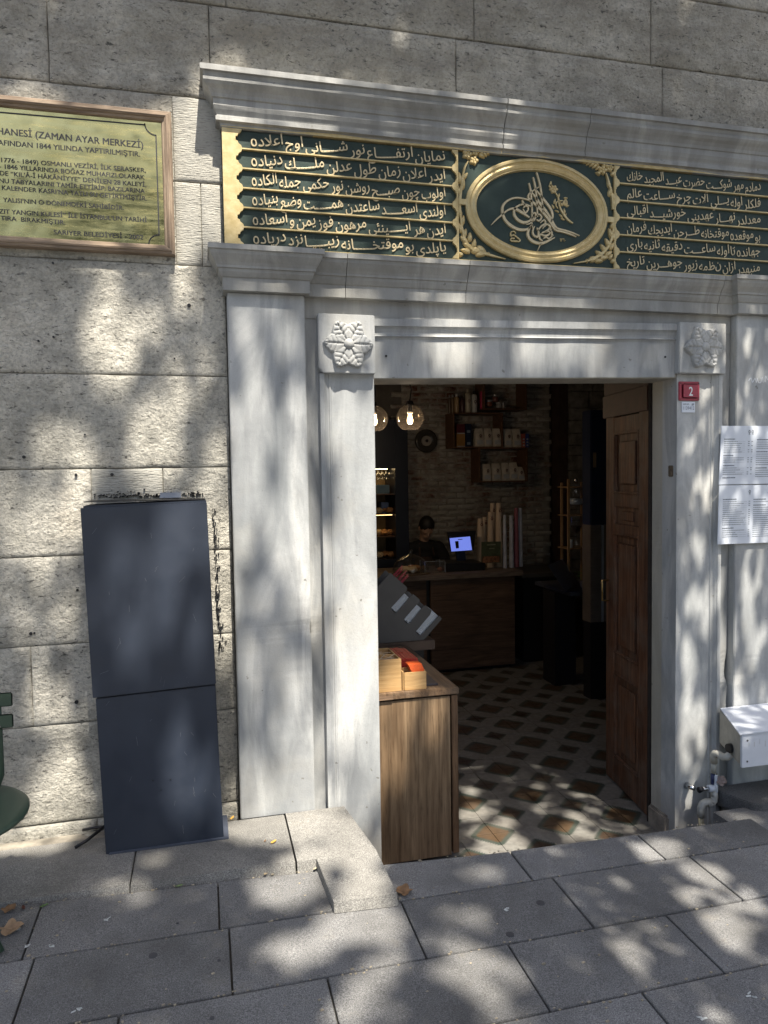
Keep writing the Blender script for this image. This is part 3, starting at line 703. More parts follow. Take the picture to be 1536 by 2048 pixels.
strokes(tg, [
 [(155, 910, 4), (215, 845, 16), (300, 770, 18), (390, 700, 22), (470, 680, 30), (540, 710, 38), (620, 760, 30), (685, 805, 20)],
 [(705, 575, 12), (620, 545, 18), (500, 530, 20), (390, 565, 24), (320, 640, 30), (312, 740, 34), (350, 840, 38), (430, 920, 40), (530, 970, 38), (630, 975, 30), (700, 940, 14), (735, 900, 6)],
 [(725, 660, 12), (640, 625, 16), (550, 632, 22), (480, 690, 28), (478, 770, 34), (530, 840, 38), (610, 875, 36), (690, 850, 24), (735, 790, 14)],
 [(680, 325, 18), (705, 430, 22), (715, 560, 22), (725, 720, 20), (720, 860, 14), (735, 960, 10)],
 [(738, 245, 18), (768, 370, 24), (785, 520, 24), (795, 680, 22), (800, 800, 12)],
 [(788, 175, 18), (830, 330, 24), (855, 480, 24), (868, 640, 22), (872, 740, 12)],
 [(835, 370, 8), (770, 410, 14), (690, 470, 20), (672, 530, 26), (720, 580, 30), (800, 650, 34), (880, 740, 36), (960, 840, 34), (1020, 940, 28), (1060, 985, 24), (1150, 1005, 22), (1260, 1040, 20), (1340, 1075, 8)],
 [(720, 455, 14), (770, 520, 28), (840, 620, 34), (920, 720, 34), (990, 830, 32), (1040, 920, 28), (1085, 960, 22), (1180, 985, 22), (1290, 1020, 18), (1385, 1060, 8)],
 [(780, 420, 14), (850, 510, 28), (930, 610, 34), (990, 700, 34), (1010, 790, 28), (985, 870, 14)],
 [(735, 900, 12), (690, 950, 28), (665, 1030, 36), (690, 1100, 40), (760, 1150, 40), (850, 1165, 36), (930, 1140, 30), (1040, 1085, 10)],
 [(760, 930, 10), (735, 985, 20), (745, 1050, 26), (800, 1075, 26), (815, 1010, 22), (790, 950, 16)],
 [(725, 760, 14), (765, 740, 20), (775, 790, 22), (745, 850, 18), (735, 800, 14)],
 [(770, 800, 14), (820, 760, 20), (855, 800, 22), (825, 850, 20), (785, 835, 14)],
 [(840, 880, 12), (890, 840, 20), (910, 885, 20), (850, 930, 22), (800, 990, 18)],
 [(870, 960, 12), (930, 900, 22), (975, 940, 22), (930, 990, 22), (860, 1020, 16)],
 [(990, 960, 14), (960, 1040, 24), (900, 1060, 24), (840, 1040, 18), (830, 1100, 22), (870, 1130, 16)],
 [(880, 1100, 12), (920, 1080, 18), (960, 1100, 18), (1020, 1050, 10)], [(900, 1010, 10), (990, 1000, 20), (1000, 1060, 18)],
 [(835, 1180, 22), (860, 1185, 10)], [(840, 1175, 10), (825, 1215, 8), (800, 1270, 3)],
 [(585, 560, 8), (600, 600, 26), (630, 640, 10)], [(600, 670, 12), (650, 640, 22), (670, 690, 20), (630, 740, 20), (600, 690, 12)], [(640, 905, 4), (690, 890, 16), (730, 860, 8)]])
tg.build('tughra', PGOLD, pan)
fl = MB()
strokes(fl, [[(1050, 455, 10), (1090, 530, 16), (1100, 620, 18), (1130, 700, 22), (1180, 780, 26), (1240, 850, 26), (1295, 885, 14)], [(1150, 570, 10), (1080, 580, 12), (1055, 630, 12), (1085, 680, 10)],
 [(985, 300, 6), (985, 330, 26), (975, 370, 10)], [(1000, 350, 10), (970, 360, 24), (985, 390, 14)]])
def bud(mb, fn, pts, y=.0165, h=.008):      # domed petal/leaf: (x, y, halflen, halfwidth, angle deg)
    for zx, zy, L, w, a in pts:
        c = fn(zx, zy); ca, sa = math.cos(math.radians(a)), math.sin(math.radians(a)); k = .00026; b = len(mb.v); n = 10
        for rr, hh in ((1, 0), (.8, .6), (.4, 1.0)):
            for i in range(n):
                t = 2*math.pi*i/n; u = math.cos(t)*L*k*rr; q = math.sin(t)*w*k*rr*(1-.35*math.cos(t))
                mb.v.append((c[0]+u*ca-q*sa, y-hh*h, c[1]+u*sa+q*ca))
        for r in range(2):
            for i in range(n): mb.f.append((b+r*n+i, b+r*n+(i+1) % n, b+(r+1)*n+(i+1) % n, b+(r+1)*n+i)); mb.m.append(0)
        mb.f.append(tuple(b+2*n+i for i in range(n))); mb.m.append(0)
bud(fl, Z6, [(1000+38*math.cos(k*1.05)+30, 410+34*math.sin(k*1.05), 34, 26, 60*k) for k in range(6)]+[(1030, 410, 26, 24, 0)])
bud(fl, Z6, [(1195, 590, 62, 46, 80), (1195, 590, 40, 30, 80), (1150, 620, 30, 20, 60), (1225, 640, 34, 18, 20), (1200, 530, 38, 16, 0),
 (1105, 490, 36, 18, 80), (1045, 575, 46, 18, 75), (1020, 650, 40, 18, 120), (1075, 715, 46, 18, 160), (1130, 780, 46, 18, 140), (1155, 825, 40, 16, 165), (1180, 710, 46, 20, 95), (1195, 770, 40, 16, 70), (1130, 610, 34, 16, 100)], h=.006)
fl.build('rose_spray', GOLD, pan, smooth=False)
sg = MB(); strokes(sg, [[(425, 1010, 8), (470, 1000, 14), (495, 1030, 10)], [(425, 1015, 12), (430, 1060, 18), (470, 1050, 16), (510, 1080, 16), (555, 1120, 14), (540, 1140, 16), (480, 1135, 18), (430, 1130, 12), (435, 1095, 14), (480, 1100, 14)]])
sg.build('signature', GOLD, pan)
p = Z6(1115, 1135); ar_digits(p[0], p[1], .012).build('date', GOLD, pan)
# foliage in the four corners; pixel lists traced on the enlarged photo (x2.3415 from 880,240)
def Z3(zx, zy): return P2(880+zx/2.3415, 240+zy/2.3415, .012)
K3 = .00026*6.982/2.3415
def foliage(stem, leaves):
    mb = MB(); ribbon(mb, [(*Z3(a, b), w*K3) for a, b, w in stem], .006, .017, 5)
    for zx, zy, L, w, a in leaves:
        c = Z3(zx, zy); ca, sa = math.cos(math.radians(a)), math.sin(math.radians(a)); b = len(mb.v); n = 10
        for rr, hh in ((1, 0), (.8, .6), (.4, 1.0)):
            for i in range(n):
                t = 2*math.pi*i/n; u = math.cos(t)*L*1.25*K3*rr; q = math.sin(t)*w*1.6*K3*rr*(1-.4*math.cos(t))
                mb.v.append((c[0]+u*ca-q*sa, .0165-hh*.012, c[1]+u*sa+q*ca))
        for r in range(2):
            for i in range(n): mb.f.append((b+r*n+i, b+r*n+(i+1) % n, b+(r+1)*n+(i+1) % n, b+(r+1)*n+i)); mb.m.append(0)
        mb.f.append(tuple(b+2*n+i for i in range(n))); mb.m.append(0)
    mb.build('gold_foliage', GOLD, pan)
def rose(cx, cy, r): return [(cx+r*math.cos(k*1.257), cy+r*math.sin(k*1.257), r*.85, r*.6, -72*k) for k in range(5)]+[(cx, cy, r*.6, r*.6, 0)]
foliage([(92, 378, 16), (98, 320, 14), (105, 270, 12), (115, 225, 10), (130, 195, 6)],
 rose(128, 160, 14)+rose(158, 190, 13)+rose(165, 150, 12)+[(112+k*4, 135-0*k, 16, 6, 110-k*14) for k in range(4)]+[(195+k*13, 150-k*2, 17-k*1.5, 7-k*.4, 65) for k in range(5)]+[(195+k*13, 168-k*6, 17-k*1.8, 7-k*.5, -30) for k in range(5)]+[(92, 270, 26, 9, 95), (108, 300, 26, 8, 80), (88, 330, 22, 8, 100), (118, 262, 20, 7, 50), (145, 128, 14, 7, 90)])
foliage([(90, 385, 14), (95, 450, 12), (103, 510, 12), (118, 565, 14), (150, 605, 16), (200, 622, 18), (250, 638, 10), (305, 652, 4)],
 [(92, 430, 24, 9, 100), (106, 470, 24, 9, 75), (94, 505, 24, 9, 110), (116, 530, 22, 9, 70), (112, 560, 22, 9, 140), (140, 548, 22, 9, 85), (130, 590, 26, 10, 150), (160, 580, 24, 9, 80), (120, 612, 24, 9, 170), (170, 612, 26, 12, -10), (195, 608, 26, 12, -25), (190, 630, 24, 9, 0), (98, 630, 12, 8, 0), (228, 628, 7, 7, 0)])
foliage([(808, 420, 12), (805, 370, 12), (795, 320, 12), (785, 280, 10), (775, 250, 6)],
 rose(760, 235, 13)+rose(775, 205, 12)+rose(795, 225, 11)+[(675+k*14, 185+k*5, 16, 7, 150) for k in range(5)]+[(682+k*14, 196+k*7, 15, 6, -150+k*4) for k in range(5)]+[(790, 195, 14, 7, 80), (775, 185, 12, 6, 100), (810, 250, 14, 7, 60), (740, 250, 14, 6, 160), (798, 335, 24, 9, 80), (810, 360, 22, 8, 100), (790, 300, 18, 7, 110), (812, 390, 22, 8, 90)])
foliage([(812, 470, 12), (808, 520, 12), (795, 575, 14), (770, 615, 16), (735, 640, 18), (690, 660, 10), (625, 672, 4)],
 [(808, 490, 22, 8, 80), (798, 530, 24, 9, 110), (812, 545, 22, 8, 75), (785, 575, 24, 9, 120), (805, 590, 22, 9, 60), (765, 600, 24, 9, 130), (790, 625, 24, 9, 30), (745, 625, 22, 9, 150), (770, 645, 24, 9, 10), (720, 650, 24, 11, 20), (745, 660, 22, 9, 0), (690, 660, 8, 8, 0), (810, 660, 12, 9, 90), (800, 640, 16, 7, 60)])
for xx, zz in ((1.025, 2.690), (1.675, 2.666)): box('gold_tie', xx-.018, xx+.018, .004, .018, zz-.011, zz+.011, GOLD, pan, .001)
# ================================================================== BRASS PLAQUE
pq = thing('brass_plaque', (-.6, .05, 2.42), 'engraved brass plaque in a weathered wooden frame on the stone wall, black capital lettering', 'plaque')
XL, XR_, ZB_, ZT_ = -1.15, -.076, 2.428, 2.935
def rail(name, pts, prof, mat, horiz=True):
    # mitred frame rail: prof = (inward offset, y)
    v = []; m = len(prof)
    for (x, z, dx, dz) in pts:
        for o, y in prof: v.append((x+dx*o, y, z+dz*o))
    f = [(j, (j+1) % m, m+(j+1) % m, m+j) for j in range(m)]+[tuple(range(m)), tuple(range(2*m-1, m-1, -1))]
    return mk(name, v, f, mat, pq)
FP = [(0, .06), (0, .032), (.003, .028), (.010, .027), (.012, .023), (.018, .022), (.024, .026), (.026, .031), (.033, .034), (.036, .040), (.036, .06)]
rail('frame_rail', [(XL, ZT_, 1, -1), (XR_, ZT_, -1, -1)], FP, FRAMEW); rail('frame_rail', [(XL, ZB_, 1, 1), (XR_, ZB_, -1, 1)], FP, FRAMEW)
rail('frame_stile', [(XR_, ZB_, -1, 1), (XR_, ZT_, -1, -1)], FP, FRAMEV); rail('frame_stile', [(XL, ZB_, 1, 1), (XL, ZT_, 1, -1)], FP, FRAMEV)
YP = .043
plate = box('plate', XL+.03, XR_-.03, YP, .058, ZB_+.03, ZT_-.03, BRASS, pq)
tl = MB(); T = lambda px, py: W(px, py, YP)
def tline(body, x1, y1, x0, y0, h):     # right and left baseline pixels
    a = T(x1, y1); b = T(x0, y0); v, f = glyphs(body, 1.0, 0, 0, .0, 4); xa = min(q[0] for q in v); xb = max(q[0] for q in v)
    wd = a.x-b.x; hh = (T(x0, y0-h)-b).z/.73
    for i_, sh_ in enumerate((-.022, 0, .022)):
        tl.add([(b.x+((q[0]-xa)/(xb-xa))*wd+sh_*hh, YP-.0009-.00012*i_, b.z+(a.z-b.z)*(q[0]-xa)/(xb-xa)+q[1]*hh) for q in v], f)
def zt(x, y): return x/3.84, 180+y/3.84
for body, r, l, h in [('HANESİ (ZAMAN AYAR MERKEZİ)', (1100, 447), (-20, 338), 14), ('AFINDAN 1844 YILINDA YAPTIRILMIŞTIR.', (1075, 512), (-14, 422), 11),
    ('(1776 - 1849) OSMANLI VEZİRİ, İLK SERASKER,', (1120, 634), (-16, 552), 9.5), ('- 1846 YILLARINDA BOĞAZ MUHAFIZI OLARAK', (1110, 688), (-4, 602), 9.5), ('DE “KIL’Â-İ HÂKÂNİYYE” DENİLEN 28 KALEYİ,', (1124, 744), (0, 655), 9.5),
    ('NU TABYALARINI TAMİR ETTİRİP; BAZILARINA', (1112, 793), (-6, 712), 9.5), ('KALENDER KASRI’NA TATLI SU GETİRTMİŞTİR.', (1128, 850), (16, 767), 9.5), ('YALISI’NIN O DÖNEMDEKİ SAHİBİDİR.', (950, 922), (24, 860), 9.5),
    ('ZIT YANGIN KULESİ” İLE İSTANBUL’UN TARİHİ', (1128, 1016), (-6, 948), 9.5), ('TIRA  BIRAKMIŞTIR.', (500, 1034), (6, 1000), 9.5), ('SARIYER BELEDİYESİ - 2002', (1100, 1148), (414, 1108), 9.5)]:
    tline(body, *zt(*r), *zt(*l), h)
tl.build('lettering', INK, pq)
bl = MB(); q = lambda a, b: (T(*zt(a, b)).x, T(*zt(a, b)).z)
ln = [(*q(-1200, 70), .004), (*q(0, 165), .004), (*q(1110, 268), .004)]
def poly_line(P, w=.0042):
    for a, b in zip(P, P[1:]):
        a3, b3 = Vector((a[0], YP-.001, a[1])), Vector((b[0], YP-.001, b[1])); d = (b3-a3); L = d.length; d.normalize(); n = Vector((-d.z, 0, d.x))
        bl.obox((a3+b3)/2, d*(L/2+w*.3), Vector((0, .0005, 0)), n*w/2)
c1 = q(1195, 268); rr = q(1195, 268)[0]-q(1112, 268)[0]
poly_line([q(-1400, 50), q(1112, 268)]+[(c1[0]-rr*math.cos(t), c1[1]-rr*math.sin(t)) for t in [i*math.pi/16 for i in range(9)]]+[q(1222, 1112)])
c2 = q(1222, 1190); poly_line([q(1222, 1116)]+[(c2[0]-rr*math.sin(t)*.95, c2[1]+rr*math.cos(t)*.95) for t in [i*math.pi/16 for i in range(9)]]+[q(-1400, 1105)])
bl.build('engraved_border', INK, pq)

# ================================================================== NAVY STEEL CABINET
cb = thing('steel_cabinet', (-.17, -.11, .325), 'tall dark navy painted steel cabinet leaning against the stone wall beside the left pilaster', 'cabinet')
def quadbox(name, c, y0, y1, mat, par, bev=.0015):
    v = [(x, y0, z) for x, z in c]+[(x, y1, z) for x, z in c]
    return mk(name, v, [(0, 1, 2, 3), (7, 6, 5, 4), (0, 4, 5, 1), (1, 5, 6, 2), (2, 6, 7, 3), (3, 7, 4, 0)], mat, par, bevel=bev)
quadbox('upper_panel', [(-.384, .878), (.024, .892), (.0095, 1.533), (-.401, 1.523)], -.158, -.142, NAVY, cb)
quadbox('lower_panel', [(-.361, .322), (.036, .333), (.020, .885), (-.376, .872)], -.150, -.140, NAVY, cb)
quadbox('housing', [(-.355, .333), (.034, .337), (.008, 1.540), (-.395, 1.530)], -.1395, .035, NAVY, cb, .002)
quadbox('base_plinth', [(-.352, .3255), (.054, .3265), (.053, .334), (-.350, .332)], -.157, .02, m_plain('grey_blue_plinth', (.06, .07, .095), .5, 0, .1), cb)
box('top_lip', -.392, .004, -.1385, .03, 1.5415, 1.5445, BLACK, cb)
sc_ = MB()
for k in range(34):
    x = R.uniform(-.37, .02); z = R.uniform(.36, 1.48); a = R.gauss(0, .5)+1.4; L = R.uniform(.002, .016); yy = -.1588 if z > .89 else -.1508
    sc_.obox((x, yy, z), (math.cos(a)*L, 0, math.sin(a)*L), (0, .0003, 0), (-math.sin(a)*.0004, 0, math.cos(a)*.0004))
lab(sc_.build('scratches', m_plain('bare_scratch', (.13, .14, .16), .5), cb), kind='stuff')
for px, py in [(306, 1561), (322, 1580), (341, 1559), (372, 1377), (390, 1378), (303, 1392)]:
    p = W(px, py, -.15); MB().lathe((p.x, -.1485, p.z), [(.0022, -.0035), (.002, .002)], 8, 'Y').build('rivet_hole', BLACK, cb)
bk = MB(); bk.box(-.155, -.080, -.03, .045, 1.548, 1.549)
for i in range(16):
    x = -.155+i*.0047; bk.add([(x, .0, 1.549), (x+.0047, .0, 1.549), (x+.0047, .012, 1.549), (x, .012, 1.549), (x+.0024, .006, 1.573+R.uniform(-.004, .004))], [(0, 1, 4), (1, 2, 4), (2, 3, 4), (3, 0, 4)])
bk.box(-.153, -.082, -.002, .013, 1.549, 1.566)
lab(bk.build('torn_bracket', m_plain('galvanised_grey', (.30, .32, .36), .5, .3, .15)), 'crumpled galvanised metal offcut lying on top of the navy cabinet', 'metal scrap')
# foam/soot strip along cabinet top and wall gap
st = MB()
for i in range(170):
    x = R.uniform(-.39, .0); z = 1.551+abs(R.gauss(0, .009)); r = R.uniform(.0006, .0024); st.obox((x, .056, z), (r*1.5, 0, r*.4), (0, .004, 0), (0, 0, r))
for i in range(120):
    z = R.uniform(.95, 1.5); x = .038-.02*(z-1)+abs(R.gauss(.0, .009))+.006*noise.noise(Vector((0, 0, z*9))); r = R.uniform(.0008, .003); st.obox((x, .056, z), (r, 0, r*.5), (0, .004, 0), (0, 0, r*1.3))
st = st.build('tar_spatter', BLACK, wall); lab(st, kind='stuff')

# ================================================================== NUMBER SIGNS, MENU BOARDS
ns = thing('house_number_sign', (2.064, .01, 1.92), 'small dark red enamel house number plate with a white 2', 'number sign')
MB().box(2.012, 2.116, .0115, .0185, 1.920, 2.003).build('plate', RED, ns, bevel=.003)
MB().box(2.026, 2.104, .004, .012, 1.930, 1.993).build('raised_field', RED, ns, bevel=.0075)
mb = MB(); v, f = glyphs('2', 1, 0, 0, .012, 6); a = min(q[0] for q in v); b = max(q[0] for q in v)
mb.add([(2.0555+(q[0]-a)/(b-a)*.0195, .0030, 1.941+q[1]/.73*.040) for q in v], f)
mb.build('numeral', m_plain('enamel_white', (.8, .8, .8), .3, 0, 0), ns)
for x, z in ((2.02, 1.995), (2.109, 1.995), (2.02, 1.928), (2.109, 1.928)): MB().lathe((x, .0100, z), [(.0024, 0), (.0024, .002)], 8, 'Y').build('screw', BLACK, ns)
np_ = thing('meter_number_plate', (2.064, .01, 1.868), 'tiny white plate numbered 1139412 under the red number sign', 'number plate')
MB().box(2.029, 2.095, .0140, .0178, 1.869, 1.916).build('plate', SIGNW, np_, bevel=.001)
mb = MB(); text_on(mb, '1139412', 2.0345, 1.881, .0138, .0155, .055); text_on(mb, 'KAPI NO', 2.0345, 1.9015, .0138, .007, .029, bold=.015); lab(mb.build('lettering', GINK, np_), kind='stuff')
ms = MB(); p0 = [(2.078, .0), (2.084, .005), (2.088, .011), (2.082, .0115), (2.078, .006)]
for i in range(3): ms.obox((2.079+i*.004, .0136, 1.9035+i*.0005), (.0013, 0, .0004), (0, .0002, 0), (.0006, 0, .0045))
ms.build('emblem', GINK, np_)
def menu(name, c, y, label, cols, seed, heads):
    t = thing(name, (2.4, y, c[0][1]), label, 'menu board', 'menu boards fixed beside the door')
    v = [(x, y-.004, z) for x, z in c]+[(x, y, z) for x, z in c]
    mk('board', v, [(0, 1, 2, 3), (7, 6, 5, 4), (0, 4, 5, 1), (1, 5, 6, 2), (2, 6, 7, 3), (3, 7, 4, 0)], SIGNW, t, bevel=.001)
    rr = random.Random(seed); ink = MB(); yy = y-.0046
    (x0, z0), (x1, _), (x2, z1), (x3, _) = c; H = z1-z0
    def bar(xa, xb, z, h, sl):
        ink.obox(((xa+xb)/2, yy, z), ((xb-xa)/2, 0, sl*(xb-xa)/2), (0, .0002, 0), (0, 0, h*.62))
    for ci, (ca, cbb, pr) in enumerate(cols):
        z = z1-.052-(.003*ci); row = 0
        while z > z0+.028:
            xo = x0+(x3-x0)*(z-z0)/H
            head = row in heads[ci]
            if head: z -= .006
            x = xo+ca; end = xo+ca+(cbb-ca)*(rr.uniform(.45, .7) if head else rr.uniform(.55, .98))
            while x < end:
                w = rr.uniform(.003, .011); bar(x, min(end, x+w), z, .0034 if head else .0019, .0); x += w+.0013
            if not head:
                bar(end+.003, xo+cbb, z-.0012, .0005, 0)
                for pp in pr:
                    if rr.random() < .8: bar(xo+pp, xo+pp+.008, z, .0021, 0)
            z -= .0092 if not head else .0105; row += 1
    for pp in cols[0][2]:
        xo = x3+pp+.004; z = z1-.026
        for k in range(12):
            a = 2*math.pi*k/12; ink.obox((xo+.0042*math.cos(a), yy, z+.006*math.sin(a)), (.0011, 0, 0), (0, .0002, 0), (0, 0, .0016))
        bar(xo-.004, xo+.004, z-.0105, .002, 0)
    lab(ink.build('printed_text', GINK, t), kind='stuff'); return t
menu('menu_board', [(2.192, 1.552), (2.80, 1.552), (2.80, 1.809), (2.203, 1.809)], -.016, 'upper white printed menu board beside the right jamb', [(.016, .125, [.140, .157]), (.185, .30, [.33, .35]), (.38, .50, [.54])], 3, [{0, 7, 11, 16, 22, 28}, {0, 5, 12, 20}, {0, 6, 14}])
menu('menu_board', [(2.184, 1.290), (2.80, 1.285), (2.80, 1.545), (2.190, 1.549)], -.021, 'lower white printed menu board, directly under the other', [(.020, .145, [.153]), (.178, .31, [.33]), (.38, .50, [.54])], 9, [{0, 13, 20}, {0, 2, 19}, {0, 8}])

# ================================================================== PIPES, TAP, UTILITY BOX, STEP STONE
ub = thing('utility_box', (2.45, -.12, .39), 'pale blue-white steel utility box projecting low on the wall by the pipes', 'utility box')
YB, YF = -.012, -.255
def ubp(x, y, z): return (x, y, z)
v = [(2.120, YF, .388), (2.9, YF, .388), (2.9, YF, .527), (2.119, YF, .527)]
quadbox('front_door', [(2.126, .386), (2.9, .380), (2.9, .526), (2.124, .526)], YF, YF+.012, WHITE, ub)
mk('top_lid', [(2.108, YF-.006, .527), (2.9, YF-.006, .527), (2.9, YB, .548), (2.214, YB, .548), (2.108, YF-.006, .533), (2.9, YF-.006, .533), (2.9, YB, .554), (2.214, YB, .554)], [(0, 3, 2, 1), (4, 5, 6, 7), (0, 1, 5, 4), (1, 2, 6, 5), (2, 3, 7, 6), (3, 0, 4, 7)], WHITE, ub, bevel=.001)
SIDEC = m_plain('cream_panel', (.36, .34, .29), .6, 0, .15, 20, .2)
mk('side_panel', [(2.132, YF+.018, .392), (2.209, YB-.004, .40), (2.209, YB-.004, .545), (2.132, YF+.018, .521), (2.14, YF+.018, .392), (2.217, YB-.004, .40), (2.217, YB-.004, .545), (2.14, YF+.018, .521)], [(0, 1, 2, 3), (7, 6, 5, 4), (0, 4, 5, 1), (1, 5, 6, 2), (2, 6, 7, 3), (3, 7, 4, 0)], SIDEC, ub)
mk('body', [(2.142, YF+.014, .392), (2.9, YF+.014, .390), (2.9, YB, .39), (2.219, YB, .40), (2.142, YF+.014, .522), (2.9, YF+.014, .522), (2.9, YB, .545), (2.219, YB, .545)], [(0, 3, 2, 1), (4, 5, 6, 7), (0, 1, 5, 4), (1, 2, 6, 5), (2, 3, 7, 6), (3, 0, 4, 7)], SIDEC, ub)
p = W(1461, 1508, -.12); MB().lathe((2.158, -.12-.03, .428), [(.020, -.014), (.020, .004)], 16, 'X').build('pipe_hole', BLACK, ub)
box('latch', 2.283, 2.31, YF-.008, YF, .405, .417, STEEL, ub, .001)
for sx_, sz_ in ((2.150, .500), (2.150, .412), (2.40, .500), (2.40, .41)): MB().lathe((sx_, YF, sz_), [(.0045, -.002), (.0045, .002)], 10, 'Y').build('screw', STEEL, ub)
stn = MB()
for k in range(5):
    x = R.uniform(2.14, 2.34); zt3 = R.choice((.525, .49, .50)); L = R.uniform(.01, .06); w_ = R.uniform(.0004, .0016); stn.box(x-w_, x+w_, YF-.0006, YF-.0001, zt3-L, zt3)
lab(stn.build('drip_stains', m_plain('drip_stain', (.46, .46, .46), .8, 0, .3), ub), kind='stuff')
box('chipped_spot', 2.286, 2.30, YF-.0012, YF, .475, .490, BLACK, ub)
wp = thing('water_pipe', (2.15, -.03, .1), 'white plastic water pipe with elbows and a chrome tap below the utility box', 'water pipe')
YV = -.045
Pz = lambda px, py, y=YV: tuple(W(px, py, y))
MB().tube([Pz(1402, 1690), Pz(1402, 1625)], .0115, 12).build('pipe_section', m_plain('dirty_pipe', (.30, .27, .18), .6, 0, .2), wp, smooth=True)
MB().tube([Pz(1402, 1634), Pz(1402, 1615), Pz(1405, 1607), Pz(1412, 1604), Pz(1424, 1604)], [.0155]*5, 12).build('elbow', PVC, wp, smooth=True)
MB().tube([Pz(1416, 1607), Pz(1424, 1606), Pz(1428, 1601), Pz(1429, 1592), Pz(1428, 1583)], [.0155]*5, 12).build('elbow', PVC, wp, smooth=True)
MB().tube([Pz(1427, 1592), Pz(1427, 1572)], .0125, 12).build('pipe_section', PVC, wp, smooth=True)
MB().tube([Pz(1429, 1588), Pz(1430, 1575), Pz(1431, 1560), Pz(1431, 1550)], [.014, .013, .011, .009], 12).build('tee_fitting', WHITE, wp, smooth=True)
MB().tube([Pz(1430, 1576), Pz(1417, 1577)], .0155, 12).build('collar', WHITE, wp, smooth=True)
MB().tube([Pz(1431, 1556), Pz(1431, 1547)], .0085, 10).build('valve_top', STEEL, wp, smooth=True)
MB().tube([Pz(1418, 1577), Pz(1404, 1578, -.055)], .009, 10).build('tap_spout', STEEL, wp, smooth=True)
MB().tube([Pz(1404, 1578, -.055), Pz(1398, 1580, -.062)], [.011, .013], 12).build('tap_knob', BLACK, wp, smooth=True)
MB().tube([Pz(1389, 1577, -.04), Pz(1380, 1574, -.02), Pz(1374, 1571, .016)], [.0095, .0105, .016], 12).build('wall_tap', STEEL, wp, smooth=True)
MB().tube([Pz(1425, 1568), Pz(1425, 1548)], .008, 8).build('blue_lever', m_plain('blue_handle', (.02, .03, .10), .4), wp, smooth=True)
MB().tube([Pz(1428, 1524, -.06), Pz(1427, 1512, -.07), Pz(1430, 1507, -.08), Pz(1437, 1508, -.1), Pz(1446, 1514, -.13), Pz(1454, 1514, -.145), Pz(1461, 1508, -.15)], [.0155]*7, 12).build('elbow', PVC, wp, smooth=True)
MB().tube([Pz(1433, 1507, -.086), Pz(1438, 1509, -.10)], .0162, 12).build('rust_joint', m_plain('rust', (.13, .055, .025), .9, 0, .4, 60), wp)
MB().tube([Pz(1428, 1525, -.06), Pz(1427, 1545, -.05)], .011, 10).build('pipe_section', PVC, wp, smooth=True)
# crumpled paper and rubble at the foot of the pipes
rb = bmesh.new(); bmesh.ops.create_icosphere(rb, subdivisions=2, radius=1)
def rock(name, c, sx, sy, sz, mat, label, cat, seed=0, amp=.25):
    v = [(c[0]+q.co.x*sx*(1+amp*noise.noise(q.co*2+Vector((seed,)*3))), c[1]+q.co.y*sy*(1+amp*noise.noise(q.co*2.3+Vector((seed+5,)*3))), c[2]+q.co.z*sz*(1+amp*noise.noise(q.co*1.7+Vector((seed+9,)*3)))) for q in rb.verts]
    o = mk(name, v, [tuple(x.index for x in fc.verts) for fc in rb.faces], mat); lab(o, label, cat); return o
rb.verts.index_update()
p = W(1443, 1562, -.06); rock('crumpled_wrapper', p, .024, .02, .021, m_plain('dirty_wrapper', (.30, .23, .21), .7, 0, .4, 60, .5), 'crumpled dirty wrapper wedged behind the pipe at the step stone', 'litter', 3, .8)
rock('rubble_stone', (2.30, -.16, .08), .10, .08, .06, MORTL, 'dark rubble stone lying behind the white elbow pipe', 'stone', 4, .5)
sst = MB(); top = [(2.175, -.012), (2.75, -.012), (2.75, -.215), (2.265, -.215), (2.228, -.195), (2.205, -.14), (2.18, -.07)]
n = len(top); v = [(x+(.016 if i in (0, 3, 4, 5, 6) else 0), y, .115+(.015 if i in (5, 6) else 0)) for i, (x, y) in enumerate(top)]+[(x, y, .198) for x, y in top]
lab(mk('step_stone', v, [tuple(range(n-1, -1, -1)), tuple(range(n, 2*n))]+[(i, (i+1) % n, (i+1) % n+n, i+n) for i in range(n)], GRAN, bevel=.004), 'broken-edged grey granite step stone under the utility box', 'stone slab')
box('step_footing', 2.22, 2.75, -.2, -.02, -.06, .112, MORTL); bpy.data.objects['step_footing']['kind'] = 'structure'

# ================================================================== GREEN METAL CHAIR (edge of the picture)
ch = thing('bistro_chair', (-.76, -.50, .32), 'green painted metal bistro chair at the left edge of the pavement', 'chair')
MB().lathe((-.745, -.53, .685), [(.0, .004), (.19, .003), (.212, .0), (.226, -.003), (.232, -.008), (.231, -.016), (.226, -.017), (.0, -.010)], 40).build('seat', CHAIRG, ch, smooth=True)
for z in (.958, .898):
    pts = [W(25, 1398 if z > .93 else 1441, -.42)]
    zz = pts[0].z; MB().box(-.93, -.568, -.423, -.417, zz-.021, zz+.021).build('back_slat', CHAIRG, ch, bevel=.006)
for x in (-.612, -.90):
    MB().tube([(x, -.413, .99), (x-.0, -.41, .88), (x-.002, -.40, .74), (x-.09 if x > -.7 else x+.03, -.38, .50), (x-.10 if x > -.7 else x+.03, -.36, .335)], .011, 8).build('back_post', CHAIRG, ch, smooth=True)
for s in (-.93, -.62):
    MB().tube([(s-.10 if s > -.7 else s+.03, -.50, .67), (s-.07 if s > -.7 else s+.02, -.55, .55), (s+.045 if s > -.7 else s-.03, -.62, .325)], .010, 8).build('leg', CHAIRG, ch, smooth=True)
for z, x in ((.958, -.606), (.898, -.606)): MB().lathe((x, -.4245, z-.005), [(.004, -.002), (.004, .003)], 8, 'Y').build('rivet', STEEL, ch)

